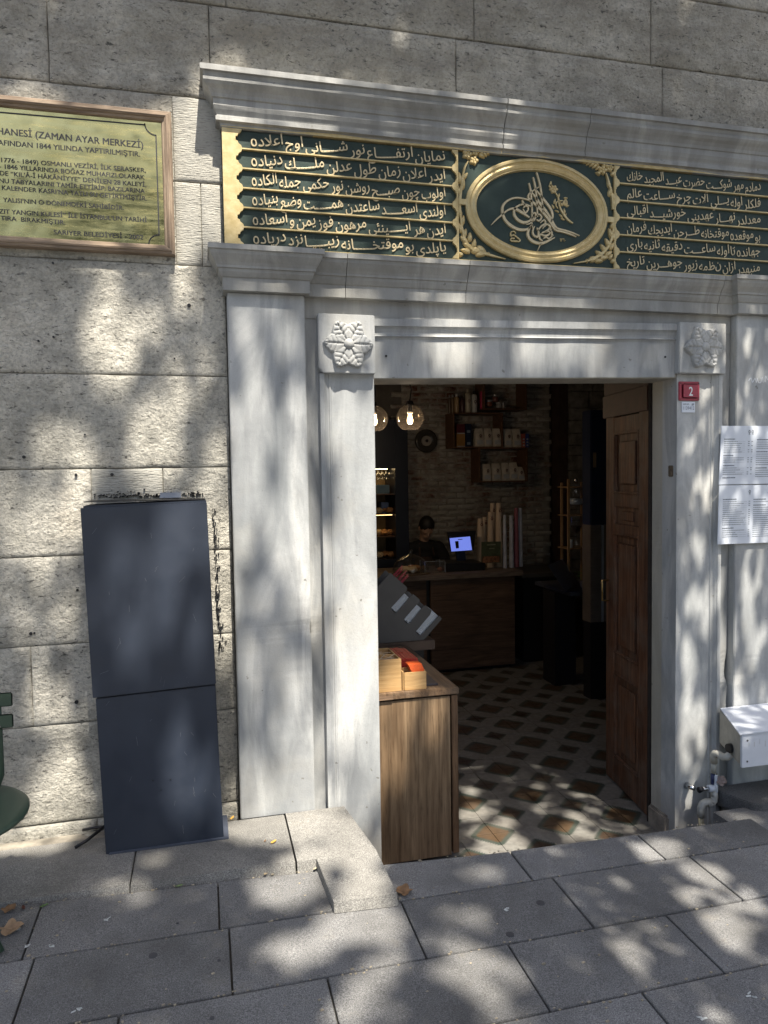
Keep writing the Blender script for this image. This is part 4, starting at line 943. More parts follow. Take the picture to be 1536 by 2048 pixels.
# ================================================================== FALLEN LEAVES AND LITTER
def leaf(px, py, z, size, ang, mat, label, curl=.3, lobes=True, grp=None):
    p = G(px, py, z); v = []; n = 22
    for k in range(n):
        a = 2*math.pi*k/n; r = size*(.62+.38*abs(math.sin(a*2.5+.6)) if lobes else 1/(1+1.4*abs(math.sin(a))**1.2))
        x = r*math.cos(a); y = r*math.sin(a); v.append((p.x+x*math.cos(ang)-y*math.sin(ang), p.y+x*math.sin(ang)+y*math.cos(ang), z+.004+curl*(r*abs(math.sin(a*1.5+ang)))**1.0*.8+R.uniform(0, .002)))
    v2 = [(a, b, c-.0008) for a, b, c in v]
    f = [(i, (i+1) % n, n*2) for i in range(n)]+[((i+1) % n+n, i+n, n*2+1) for i in range(n)]+[(i, i+n, (i+1) % n+n, (i+1) % n) for i in range(n)]
    o = mk('fallen_leaf', v+v2+[(p.x, p.y, z+.003), (p.x, p.y, z+.0022)], f, mat); lab(o, label, 'leaf', grp or 'fallen leaves on the paving'); return o
zp = lambda px, py: (lambda P: PV(P.x, P.y))(G(px, py, .29))
for px, py, s, a, m, l in [(18, 1822, .022, .4, DRY, 'dry brown curled leaf at the left edge against the curb'), (22, 1862, .036, 1.4, m_plain('tan_leaf', (.33, .22, .13), .8, 0, .3, 30, .3), 'largest pale tan dry leaf, near the chair leg'), (47, 1818, .012, 2.0, m_plain('dark_red_leaf', (.10, .035, .02), .8), 'small dark red leaf beside the curb'),
    (532, 1749, .013, 1.0, m_plain('pale_leaf', (.34, .27, .17), .8), 'pale narrow leaf lying at the foot of the curb'), (808, 1786, .030, .6, DRY, 'twisted brown leaf at the tip of the ramp slab'), (630, 1740, .009, .6, m_plain('bleached_leaf', (.40, .34, .24), .8), 'tiny bleached leaf beside the ramp slab')]:
    leaf(px, py, zp(px, py), s, a, m, l, .5 if s > .02 else .3, s > .02)
leaf(88, 1814, zp(88, 1814), .013, .5, m_plain('green_fallen', (.10, .17, .05), .6), 'green leaf scrap by the first paving joint', .2, False)
leaf(358, 1774, zp(358, 1774), .013, .2, m_plain('green_fallen2', (.13, .18, .07), .6), 'green leaf scrap under the curb before the cabinet', .2, False)
leaf(547, 1686, .326, .014, .7, DRYY, 'bright yellow leaf on the sunlit curb stone', .3, False)
leaf(530, 1684, .326, .007, 1.2, DRY, 'very small brown leaf left of the yellow one', .2, False)
leaf(464, 1639, .320, .013, 1.0, DRYY, 'orange leaf caught between cabinet and pilaster', .6, False)
leaf(130, 1695, .300, .020, .5, DRY, 'orange-brown leaf in the gap left of the cabinet', .8); leaf(165, 1692, .300, .017, 1.9, m_plain('red_brown_leaf', (.16, .07, .035), .8), 'red-brown leaf by the left foot of the cabinet', .6)
rock('pale_pebble', G(185, 1672, .31), .030, .018, .016, m_plain('pale_stone', (.34, .32, .26), .9, 0, .2, 30, .4), 'pale flat stone half hidden behind the cabinet', 'stone', 8, .4)
tw = thing('dark_cable', (-.35, .0, .32), 'black twisted cable stub on the ground left of the cabinet', 'cable')
MB().tube([tuple(G(150, 1695, .33)), tuple(G(172, 1682, .345)), tuple(G(195, 1664, .35)), (-.37, .02, .36)], .006, 8).build('cable', BLACK, tw, smooth=True)
MB().tube([tuple(G(165, 1660, .34)), tuple(G(190, 1655, .345)), (-.36, .01, .35)], .005, 8).build('cable_end', BLACK, tw, smooth=True)
gum = MB()
for px, py, r in [(306, 1911, .013), (438, 1921, .005), (1081, 1806, .014), (1020, 1869, .013), (355, 1846, .004), (424, 2036, .006), (1454, 1960, .003)]:
    z = zp(px, py); p = G(px, py, z); gum.lathe((p.x, p.y, PV(p.x, p.y)-.001), [(r, 0), (r*.9, .0028), (0, .003)], 12)
lab(gum.build('gum_spots', m_plain('old_gum', (.055, .055, .058), .7)), kind='stuff')
gr = MB()
for k in range(420):
    if k % 3: x = R.uniform(-.75, 2.3); y = row_y(R.choice((0, 1, 2, 3)), x)+R.gauss(0, .006)
    else: x = R.uniform(-.75, 2.3); y = R.uniform(-1.25, -.39)
    if x > 2.05 or (.33 < x < .56 and y > -.65): continue
    s = R.uniform(.0008, .0026); z = PV(x, y)+s*.4; gr.obox((x, y, z), (s*R.uniform(1, 2), s*.4, 0), (-s*.3, s, 0), (0, 0, s*.6))
lab(gr.build('grit', m_plain('grit_bits', (.30, .26, .19), .9, 0, .5, 90)), kind='stuff')
dr = MB()
for px, py in [(1503, 1992), (1404, 2036), (215, 1837), (155, 2018), (38, 1858), (54, 1891), (1013, 1821), (97, 1894), (235, 1765)]:
    z = zp(px, py); p = G(px, py, z)
    for k in range(4): dr.obox((p.x+R.gauss(0, .004), p.y+R.gauss(0, .004), PV(p.x, p.y)+.0015), (R.uniform(.002, .007), R.uniform(-.003, .003), 0), (R.uniform(-.001, .001), .002, 0), (0, 0, .0008))
lab(dr.build('bird_droppings', m_plain('chalk_white', (.6, .62, .6), .8)), kind='stuff')
# sunlit openings of the crown: (pixel centre, radii, tilt, surface, openness)
GAP_LIST = [
 # wall left
 (55, 205, 75, 36, 6), (330, 240, 62, 55, 6), (365, 330, 70, 150, 0), (240, 350, 110, 130, 0, 'W', .75), (90, 330, 110, 140, 0, 'W', .35),
 (225, 645, 50, 92, 0), (360, 610, 50, 56, 0, 'W', .4), (385, 715, 26, 30, 0, 'W', .8), (10, 900, 14, 90, 0), (135, 880, 44, 62, -25, 'W', .6), (312, 862, 48, 80, 0), (445, 910, 18, 80, 0, 'W', .8),
 (60, 1040, 40, 70, 0, 'W', .7), (120, 1010, 50, 44, 0, 'W', .6), (430, 1000, 50, 80, 0, 'W', .9), (440, 1170, 22, 120, 0, 'W', .9), (95, 1200, 50, 60, 0, 'W', .35), (90, 1400, 36, 50, 0, 'W', .8), (112, 1570, 46, 110, 0), (60, 1640, 60, 50, 0, 'W', .8),
 # cabinet
 (270, 1215, 52, 110, -8, 'B', .9), (375, 1050, 55, 62, 0, 'B', .8), (385, 1200, 34, 90, 0, 'B', .6), (375, 1540, 36, 90, 0, 'B', .6), (420, 1570, 22, 70, 0, 'B', .8),
 # cornice and panel
 (470, 150, 90, 36, 7), (680, 190, 130, 24, 7), (960, 215, 50, 14, 7), (700, 235, 280, 26, 7), (465, 360, 34, 130, 0), (600, 350, 62, 150, 8, 'W', .9), (830, 480, 120, 60, 8, 'W', .5), (700, 480, 80, 40, 0, 'W', .5), (960, 340, 70, 60, 30, 'W', .6), (1010, 265, 60, 14, 7, 'W', .8), (860, 560, 90, 22, 5, 'W', .6), (1110, 545, 40, 10, 5, 'W', .8),
 # lintel
 (690, 640, 45, 22, 0, 'W', .8), (700, 730, 60, 60, 0, 'W', .7), (1010, 640, 170, 16, 3, 'W', .9), (900, 715, 48, 40, 0), (1060, 715, 24, 38, 0, 'W', .7), (1120, 690, 38, 50, 10, 'W', .9), (1200, 720, 30, 30, 0, 'W', .6), (1304, 700, 12, 20, 0, 'W', .9), (1312, 650, 10, 10, 0, 'W', .9),
 # pilaster and jamb
 (520, 690, 50, 60, 0, 'W', .5), (545, 860, 60, 130, 12, 'W', .7), (500, 1000, 40, 120, 0, 'W', .55), (575, 1040, 40, 110, 0, 'W', .8), (500, 1180, 30, 90, 0, 'W', .5), (610, 1150, 26, 120, 0, 'W', .7), (520, 1380, 36, 80, 0, 'W', .4), (585, 1480, 46, 110, 0, 'W', .7), (540, 1600, 90, 60, 0, 'W', .75),
 (720, 900, 50, 150, 0, 'W', .95), (715, 1180, 46, 170, 0, 'W', .95), (740, 1420, 40, 170, 0, 'W', .95), (670, 1400, 20, 180, 0, 'W', .8), (740, 1640, 26, 90, 0, 'W', .6), (660, 850, 24, 70, 0, 'W', .6),
 # right jamb and pilaster: small leafy openings
 (1405, 1000, 12, 40, -10, 'W', .95), (1420, 960, 10, 26, 20, 'W', .9), (1392, 1112, 13, 42, 0), (1390, 1205, 16, 44, 0), (1405, 1260, 12, 40, 0), (1376, 1190, 9, 36, 0, 'W', .9), (1372, 1340, 18, 62, 0), (1370, 1440, 20, 60, 0, 'W', .9), (1397, 1470, 9, 50, 0, 'W', .9), (1366, 1530, 13, 30, 0, 'W', .8), (1412, 1225, 12, 60, 0), (1436, 1210, 12, 90, 0), (1430, 1340, 9, 50, 0), (1448, 1300, 9, 80, 0, 'W', .9), (1452, 1420, 8, 36, 0, 'W', .9),
 (1480, 1210, 17, 62, -8), (1500, 1185, 9, 40, 14), (1486, 1120, 7, 34, 8, 'W', .8), (1485, 1300, 19, 40, -12), (1500, 1330, 8, 40, 0), (1514, 1300, 6, 30, 10), (1470, 1420, 8, 34, 0, 'W', .8), (1476, 1250, 12, 50, 0),
 # curb, ramp, paving
 (560, 1665, 120, 40, -8, 'P'), (680, 1660, 60, 50, -8, 'P', .9), (575, 1780, 74, 38, -10, 'P'), (715, 1730, 55, 36, -10, 'P'), (725, 1790, 55, 24, -10, 'P'), (610, 1720, 60, 30, -10, 'P', .8), (60, 1712, 90, 18, -5, 'P', .9), (290, 1740, 40, 12, 0, 'P', .6), (260, 1800, 50, 22, 0, 'P', .5),
 (715, 1850, 95, 46, -6, 'P'), (590, 1905, 90, 34, -10, 'P', .85), (750, 1940, 60, 30, -20, 'P', .6), (730, 2020, 80, 50, -10, 'P', .8), (960, 1940, 86, 52, 12, 'P', .95), (900, 1890, 50, 26, 0, 'P', .7), (930, 1840, 50, 30, -10, 'P', .55), (1010, 2010, 60, 50, 20, 'P', .6),
 (1245, 1905, 62, 36, 0, 'P', .7), (1455, 1850, 56, 46, 10, 'P', .85), (1400, 1780, 60, 20, -8, 'P', .7), (1325, 1690, 50, 22, -8, 'P'), (1420, 1735, 50, 22, 12, 'P'), (1500, 1790, 30, 22, 0, 'P', .6), (1490, 1590, 22, 8, 6, 'P', .9), (1530, 1600, 16, 10, 0, 'P', .9), (950, 1745, 90, 12, -8, 'P', .4), (1120, 1800, 40, 16, 0, 'P', .3),
 # tiles inside
 (990, 1672, 46, 26, 8, 'F'), (950, 1625, 30, 20, 0, 'F'), (940, 1585, 14, 14, 0, 'F'), (1020, 1640, 24, 14, 0, 'F'), (970, 1710, 50, 16, 0, 'F'), (1145, 1662, 34, 16, 10, 'F'), (1200, 1675, 24, 12, 0, 'F'), (1150, 1632, 22, 8, 20, 'F'), (1055, 1690, 40, 14, 0, 'F'), (1090, 1610, 14, 5, 0, 'F'),
 # cabinet top and front inside the door
 (800, 1375, 40, 40, 0, 'Z', .95), (790, 1470, 30, 90, 0, 'Z', .8), (860, 1440, 40, 40, 0, 'Z', .5), (810, 1320, 30, 24, 0, 'Z', .9), (880, 1370, 30, 16, 0, 'Z', .6),
]
# ================================================================== INTERIOR SHELL
def m_thin(name, tint, gl=.9):
    k = NT(name, .05); out = k.t.nodes['Material Output']
    tr = k.n('ShaderNodeBsdfTransparent'); tr.inputs[0].default_value = (*tint, 1)
    g = k.n('ShaderNodeBsdfGlossy'); g.inputs['Roughness'].default_value = .04; g.inputs[0].default_value = (gl, gl, gl, 1)
    lw = k.n('ShaderNodeLayerWeight'); lw.inputs[0].default_value = .22
    mx = k.n('ShaderNodeMixShader'); k.link(lw.outputs['Facing'], mx.inputs[0]); k.link(tr.outputs[0], mx.inputs[1]); k.link(g.outputs[0], mx.inputs[2])
    f = k.math('MULTIPLY', k.math('POWER', lw.outputs['Facing'], 1.5), .8); k.link(k.math('ADD', f, .06), mx.inputs[0])
    df = k.n('ShaderNodeBsdfDiffuse'); df.inputs[0].default_value = (tint[0]*.5, tint[1]*.5, tint[2]*.5, 1)
    m2 = k.n('ShaderNodeMixShader'); m2.inputs[0].default_value = .03; k.link(mx.outputs[0], m2.inputs[1]); k.link(df.outputs[0], m2.inputs[2])
    k.link(m2.outputs[0], out.inputs[0]); return k.m
TG = m_thin('thin_clear_glass', (.93, .94, .95)); TS = m_thin('thin_smoked_glass', (.62, .55, .47))
DARK = m_plain('dark_wall_paint', (.12, .11, .10), .9, 0, .3, 5, .3)
fl_ = box('interior_floor', -1.2, 4.5, .06, 4.3, -.14, -.0575, MORTL); lab(fl_, kind='structure')
for nm, a in (('interior_wall', (-1.25, -1.1, .2, 4.3, -.1, 2.95)), ('interior_wall', (4.4, 4.55, .2, 4.3, -.1, 2.95)), ('interior_wall', (-1.25, 4.55, 4.301, 4.45, -.1, 2.95)), ('interior_wall', (-1.25, 1.9, 4.13, 4.3, -.1, 2.95)), ('ceiling', (-1.25, 4.55, .2, 4.3, 2.9, 3.05))):
    lab(box(nm, *a, DARK), kind='structure')
# cement tiles, each one its own piece; quarter medallions meet at the corners
h = .16675/2; tg_ = .0007
tmesh = None
for i in range(-4, 7):
    for j in range(-4, 14):
        cx = 1.59+(i+.5)*2*h; cy = .648+(j+.5)*2*h
        if cy < .02: continue
        if tmesh is None:
            t0 = MB().box(cx-h+tg_, cx+h-tg_, cy-h+tg_, cy+h-tg_, -.062, -.05).build('floor_tile', TILE, fl_, bevel=.0009, org=(cx, cy, -.05)); tmesh = t0.data; o = t0
        else:
            o = bpy.data.objects.new('floor_tile', tmesh); COL.objects.link(o); o.parent = fl_
            o.location = Vector((cx, cy, -.05+R.uniform(-.0006, .0006)))*S-ORG[fl_.name]; ORG[o.name] = Vector((cx, cy, -.05))*S
        k = {(0, 0): 0, (1, 0): 1, (1, 1): 2, (0, 1): 3}[(i % 2, j % 2)]
        o.rotation_euler.z = k*math.pi/2
# brick wall at the back
bw = thing('brick_wall', (2.7, 4.15, -.05), 'old brick wall smeared with pale plaster at the back of the dark cafe', 'wall')
box('plaster_bed', 1.9, 3.47, 4.112, 4.3, -.1, 2.95, m_plain('lime_mortar', (.27, .25, .215), .95, 0, .4, 9, .7, 40), bw)
bms = []
for q in range(6):
    v = []; f = []; L, H, D = .088, .0235, .02; nx, nz = 6, 3
    for jj in range(nz+1):
        for ii in range(nx+1):
            x = -L+2*L*ii/nx; z = -H+2*H*jj/nz; e = (ii in (0, nx)) or (jj in (0, nz))
            v.append(((x+(R.uniform(-.004, .004) if e else 0))*S, (-.012+(.012 if e else R.uniform(-.006, .004)))*S, (z+(R.uniform(-.003, .003) if e else 0))*S))
    for jj in range(nz):
        for ii in range(nx): a = jj*(nx+1)+ii; f.append((a, a+1, a+nx+2, a+nx+1))
    me = bpy.data.meshes.new('brick'); me.from_pydata(v, [], f); me.materials.append(BRICK); bms.append(me)
cnt = 0; z = .64; row = 0
while z < 2.60:
    x = 1.93+(.05 if row % 2 else -.05)
    while x < 3.43 and cnt < 298:
        o = bpy.data.objects.new('brick', bms[R.randrange(6)]); COL.objects.link(o); o.parent = bw
        o.location = Vector((x+R.uniform(-.006, .006), 4.108+R.uniform(-.006, .004), z))*S-ORG[bw.name]; o.rotation_euler.y = R.uniform(-.03, .03); o.scale = (R.uniform(.9, 1.04), 1, R.uniform(.75, 1.05))
        x += .190; cnt += 1
    z += .0585; row += 1
pr = thing('stone_pier', (3.95, 4.0, -.05), 'rough pale rubble pier at the back right of the cafe', 'pier')
zz = .3
RUB = m_plain('rubble_pier', (.20, .19, .17), .95, 0, .5, 9, .9, 30)
while zz < 2.9:
    hh = R.uniform(.10, .17); xx = 3.61
    while xx < 4.38:
        ww = R.uniform(.16, .30); x2 = min(4.4, xx+ww)
        box('rubble_block', xx+.004, x2-.004, 3.93+R.uniform(-.012, .012), 4.2, zz+.003, zz+hh-.004, RUB, pr, .008); xx = x2
    zz += hh
box('recess_filler', 3.50, 3.60, 3.97, 4.12, -.05, 2.9, m_plain('recess_dark', (.05, .03, .022), .8, 0, .4, 6), pr)  # dark column added in place of the dark recess beside the pier
# ================================================================== DOOR LEAF
HX, HY = 2.045, .235; Uv = Vector((.078, .509, 0)).normalized(); Nv = Vector((-Uv.y, Uv.x, 0)); DW = .515
dl = thing('wooden_door', (HX, HY, -.045), 'old carved brown timber door leaf standing open inwards against the right side', 'door')
def D(u, n, z): return Vector((HX, HY, z))+Uv*u+Nv*n
def dbox(name, u0, u1, z0, z1, n0, n1, mat=DOORW, bev=.002, par=None):
    c = D((u0+u1)/2, (n0+n1)/2, (z0+z1)/2)
    return MB().obox(c, Uv*(u1-u0)/2, Nv*(n1-n0)/2, Vector((0, 0, (z1-z0)/2))).build(name, mat, par or dl, bevel=bev)
zt0, zb0 = 2.015, -.04
dbox('transom_board', .0, DW+.01, 2.018, 2.14, .0, .03, m_plain('transom_wood', (.045, .020, .014), .6, 0, .4, 8, .3), .003)
dbox('stile', 0, .115, zb0, zt0, -.02, .022); dbox('stile', DW-.10, DW, zb0, zt0, -.02, .022)
rails = [(zb0, .10), (.56, .66), (1.30, 1.345), (1.435, 1.50), (1.82, 1.895)]
for a, b in rails: dbox('rail', .117, DW-.102, a, b, -.018, .020)
for a, b in [(.10, .56), (.66, 1.30), (1.345, 1.435), (1.50, 1.82)]:
    pn = dbox('panel', .117, DW-.102, a, b, -.01, .006)
    if b-a > .2:
        dbox('raised_field', .165, DW-.150, a+.05, b-.05, .0062, .018, bev=.006, par=pn)
        w = .014
        for (u0, u1, c, d) in [(.117, DW-.102, a, a+w), (.117, DW-.102, b-w, b), (.117, .131, a+w, b-w), (DW-.116, DW-.102, a+w, b-w)]: dbox('bead', u0, u1, c, d, .0062, .026, bev=.005, par=pn)
    else: dbox('raised_field', .20, DW-.19, a+.02, b-.02, .0062, .014, bev=.005, par=pn)
dbox('head_rail', .0, DW+.012, 1.90, 2.015, .022, .036, m_plain('head_wood', (.05, .02, .014), .6, 0, .3), .003)
hd = MB(); hd.tube([D(DW-.03, .022, 1.035), D(DW-.03, .055, 1.035), D(DW-.03, .055, .925), D(DW-.03, .022, .925)], .0052, 8); hd.build('handle', m_plain('old_brass', (.45, .30, .12), .3, .9, .2), dl, smooth=True)
jm = thing('door_frame', (2.06, .2, -.05), 'dark weathered timber door frame strip behind the right stone jamb', 'door frame')
box('frame_post', 2.005, 2.10, .205, .228, -.05, 2.04, m_plain('black_timber', (.025, .018, .014), .9, 0, .4, 20, .5), jm, .003)
# ================================================================== FRONT OAK CABINET
cab = thing('oak_cabinet', (.78, .5, -.04), 'oak cabinet standing just inside the left door jamb with boxes on top', 'cabinet')
CXR, CYF, CYB, CZT = 1.032, .150, .93, .706
box('front_panel', .42, .998, CYF, CYF+.02, -.028, .670, OAK, cab, .0015)
box('side_panel', 1.004, CXR, CYF-.004, CYB, -.020, .672, m_wood('oak_side', (.10, .055, .028), (.22, .13, .07), 1.0, 'Z', .5), cab, .002)
box('carcass', .42, 1.003, CYF+.024, CYB, -.03, .668, BLACK, cab)
box('worktop', .40, CXR+.004, CYF-.010, CYB+.02, .6785, CZT, OAKT, cab, .003)
box('top_strip', .40, .745, CYF-.013, CYF-.0105, .680, .698, m_wood('strip_wood', (.16, .10, .06), (.30, .20, .13), 1, 'X'), cab, .001)
def P3(px, py, y): return W(px, py, y)
# tall box of stirrers
bx = thing('stirrer_box', (.66, .22, CZT), 'tall pale wooden box of stirrers on the oak cabinet, left of the small box', 'box')
yb = .165; xr = P3(803, 1350, yb).x; ztop = P3(800, 1318, yb).z; xl = .50
box('front', xl, xr, yb, yb+.008, CZT, ztop, BOXW, bx, .0012); box('side', xr-.008, xr, yb+.0085, yb+.20, CZT, ztop, BOXW, bx, .0012)
box('back', xl, xr-.0085, yb+.192, yb+.20, CZT, ztop+.002, BOXW, bx, .001); box('divider', xl, xr-.0085, yb+.10, yb+.107, CZT, ztop-.004, BOXW, bx, .001); box('base', xl, xr-.009, yb+.009, yb+.19, CZT+.001, CZT+.07, BOXW, bx)
for k in range(46):
    c = Vector((R.uniform(xl+.06, xr-.03), yb+R.choice((.055, .15))+R.uniform(-.02, .02), ztop-R.uniform(.002, .014))); a = R.uniform(0, 3.14); t = R.uniform(-.2, .25)
    d = Vector((math.cos(a), math.sin(a)*.55, t)).normalized()
    o = MB().obox(c, d*.030, Vector((-d.y, d.x, 0)).normalized()*.0022, Vector((0, 0, .0007))).build('stirrer', m_plain('stirrer_wood', (.62, .50, .36), .7, 0, .1) if k == 0 else bpy.data.materials['stirrer_wood'])
    lab(o, 'thin birch stirrer lying loose in the tall wooden box', 'stirrer', 'stirrers in the tall box')
sb = thing('sugar_box', (.80, .22, CZT), 'small low wooden box of orange sachets on the oak cabinet front', 'box')
ya = .160; xa, xb = P3(806, 1360, ya).x, P3(853, 1360, ya).x; zq = P3(830, 1344, ya).z
box('front', xa+.006, xb, ya, ya+.007, CZT, zq, BOXW, sb, .002); box('side', xa, xa+.0055, ya+.0075, ya+.085, CZT, zq+.003, BOXW, sb, .001); box('side', xb-.006, xb-.0005, ya+.0075, ya+.085, CZT, zq, BOXW, sb, .001); box('back', xa+.006, xb-.0065, ya+.078, ya+.085, CZT, zq, BOXW, sb)
ORN = m_plain('orange_sachet', (.75, .13, .03), .5, 0, .15, 60); RDS = m_plain('red_sachet', (.55, .055, .035), .5, 0, .3, 120)
for k in range(9):
    x = xa+.030+k*.0065; ml = MB().obox((x+.012, ya+.045, zq+.008), (.0028, 0, .0012), (0, .026, .0), (-.009, 0, .020)).build('sachet', ORN, bevel=.0008)
    lab(ml, 'bright orange paper sachet tucked slantwise in the small wooden box', 'sachet', 'orange sachets in the small box')
px0_, px1_, ptz = W(786, 1320, .27).x, W(836, 1320, .27).x, W(820, 1319, .27).z
for r_ in range(2):
    for k in range(15):
        x = px0_+k*(px1_-px0_)/15+.0*r_; y0_ = .27+r_*.105; top_ = ptz+.006*math.sin(k*.21)
        o = box('sugar_packet', x, x+(px1_-px0_)/15-.0008, y0_, y0_+.10, CZT+.001, top_+R.uniform(-.002, .002), RDS, None, .001)
        lab(o, 'red printed sugar packet standing in the long row behind the boxes', 'packet', 'red sugar packets on the cabinet')
nb = thing('notebook', (.93, .3, CZT), 'dark notebook with a white sticker on the cabinet corner', 'notebook')
box('cover', .875, .960, .195, .345, CZT+.001, CZT+.010, m_plain('charcoal_cover', (.05, .045, .055), .5), nb, .002); box('sticker', .893, .918, .25, .318, CZT+.0102, CZT+.0108, LIDW, nb)
# plank and lid dispenser behind
pk = thing('side_counter', (.85, 1.15, -.05), 'dark wooden side counter behind the oak cabinet carrying the lid dispenser', 'counter')
yd = 1.0; xr2 = W(868, 1292, yd).x; zp1 = W(830, 1281, yd).z; 
box('top', .40, xr2, yd-.02, 1.62, zp1-.052, zp1, m_plain('dark_plank', (.10, .065, .045), .5, 0, .3, 7), pk, .003); box('body', .42, xr2-.05, yd+.03, 1.58, -.05, zp1-.053, BLACK, pk)
ld = thing('lid_dispenser', (1.0, 1.1, zp1), 'grey steel lid dispenser with three slanted stacks of white cup lids', 'dispenser')
zl = lambda a, b, y=yd: (lambda P: (P.x, P.z))(W(740+a/4.8, 1080+b/4.8, y))
out = [(-60, 990), (-60, 560), (85, 440), (195, 315), (357, 455), (352, 490), (330, 512), (205, 648), (212, 678), (246, 702), (262, 690), (385, 548), (415, 518), (478, 572), (474, 595), (448, 622), (325, 762), (332, 785), (362, 806), (382, 800), (498, 655), (535, 625), (592, 680), (575, 720), (442, 876), (450, 900), (485, 916), (500, 905), (662, 728), (690, 755), (540, 935), (485, 985), (85, 1005)]
def plate_poly(name, y0, y1):
    bm = bmesh.new(); vs = [bm.verts.new((x, y0, z)) for x, z in (zl(a, b) for a, b in out)]
    f_ = bm.faces.new(vs); r = bmesh.ops.extrude_face_region(bm, geom=[f_]); bmesh.ops.translate(bm, vec=(0, y1-y0, 0), verts=[g for g in r['geom'] if isinstance(g, bmesh.types.BMVert)])
    bmesh.ops.triangulate(bm, faces=[f for f in bm.faces if len(f.verts) > 4]); bm.verts.index_update()
    v = [tuple(q.co) for q in bm.verts]; f = [tuple(q.index for q in ff.verts) for ff in bm.faces]; bm.free(); return mk(name, v, f, GREYP, ld)
plate_poly('front_plate', yd, yd+.003); plate_poly('back_plate', yd+.110, yd+.113)
a = zl(-60, 990); b = zl(485, 985); box('bottom', a[0], b[0], yd+.0035, yd+.1095, zp1+.001, zp1+.004, GREYP, ld)
for (x1, y1), (x2, y2) in (((228, 675), (357, 535)), ((348, 785), (473, 640)), ((463, 895), (630, 705))):
    A = zl(x1, y1); B = zl(x2, y2); A3, B3 = Vector((A[0], yd+.0525, A[1])), Vector((B[0], yd+.0525, B[1])); d = B3-A3; nn = 15; pts = []; rs_ = []
    for k in range(nn):
        for t, r in ((0, .0485), (.35, .051), (.7, .051), (.95, .0485)): pts.append(A3+d*(k+t)/nn); rs_.append(r*.97)
    o = MB().tube(pts, rs_, 20).build('lid_stack', LIDW); lab(o, {228: 'uppermost slanted stack of white cup lids in the grey dispenser', 348: 'middle slanted stack of white cup lids in the grey dispenser', 463: 'lowest and longest slanted stack of white cup lids'}[x1], 'lids')
sw = thing('straw_bundle', (1.0, 1.2, .9), 'bundle of red straws in clear plastic sticking up behind the dispenser', 'straws')
A = W(806, 1165, 1.12); Bv = W(789, 1146, 1.12); dd = (Vector((W(822, 1148, 1.12)-A).to_tuple())).normalized()
pp = (Bv-A)
for k in range(12):
    s0 = A+pp*(k/11)+Vector((0, R.uniform(-.02, .02), 0)); o = MB().tube([s0-dd*.08, s0+dd*(.052+R.uniform(-.008, .008))], .0021, 6).build('straw', m_plain('red_straw', (.42, .03, .06), .35) if k == 0 else bpy.data.materials['red_straw'], sw, smooth=True)
# ================================================================== BACK COUNTER
ct = thing('cafe_counter', (2.2, 3.2, -.05), 'long wooden cafe counter with a thick grainy top at the back of the room', 'counter')
YC = 2.95; x0c = W(862, 1250, YC).x; x1c = W(1030, 1250, YC).x
box('front_panel', x0c, x1c, YC, YC+.03, -.02, .738, CNTW, ct, .002); box('front_panel', .9, x0c-.03, YC+.02, YC+.05, -.02, .738, CNTW, ct, .002)
box('carcass', .9, x1c-.01, YC+.052, 3.45, -.05, .735, BLACK, ct)
box('worktop', .9, W(1047, 1140, YC-.03).x, YC-.03, 3.5, .742, .786, m_wood('worktop_wood', (.12, .09, .07), (.26, .20, .16), .8, 'X', .5), ct, .004)
lb = thing('low_bench', (2.9, 3.2, -.05), 'dark low bench continuing right of the counter', 'bench'); box('top', 2.665, 3.25, 3.05, 3.6, .70, .735, m_plain('bench_top', (.07, .065, .06), .5), lb); box('body', 2.70, 3.2, 3.09, 3.58, -.05, .699, BLACK, lb)
CT = .786
rg = thing('cash_register', (2.15, 3.2, CT), 'black cash register with a bright blue-white customer screen on the counter', 'cash register')
yr = 3.10
def q4(name, pts, y0, th, mat, par, tilt=0.0):
    v = []
    for px, py in pts: p = W(px, py, y0); v.append((p.x, p.y, p.z))
    v += [(a, b+th, c) for a, b, c in v]
    return mk(name, v, [(3, 2, 1, 0), (4, 5, 6, 7), (0, 1, 5, 4), (1, 2, 6, 5), (2, 3, 7, 6), (3, 0, 4, 7)], mat, par)
q4('monitor', [(903, 1104), (947, 1101), (952, 1061), (896, 1065)], yr+.01, .03, BLACK, rg)
scr = q4('screen', [(903, 1103), (944, 1100), (940, 1073), (899.5, 1076.5)], yr+.004, .003, m_emit('blue_screen', (.16, .22, .72), .45), rg)
q4('phone_picture', [(912, 1097), (918, 1096.5), (917, 1082), (910, 1082.5)], yr+.0025, .0008, BLACK, scr)
q4('caption', [(916, 1079.8), (925, 1079.2), (925, 1077.8), (916, 1078.4)], yr+.0025, .0008, GINK, scr)
q4('stand', [(915, 1122), (932, 1121), (930, 1103), (913, 1104)], yr+.015, .03, DKBLUE, rg)
q4('cash_drawer', [(893, 1150), (970, 1145), (970, 1126), (893, 1127)], yr-.06, .30, BLACK, rg)
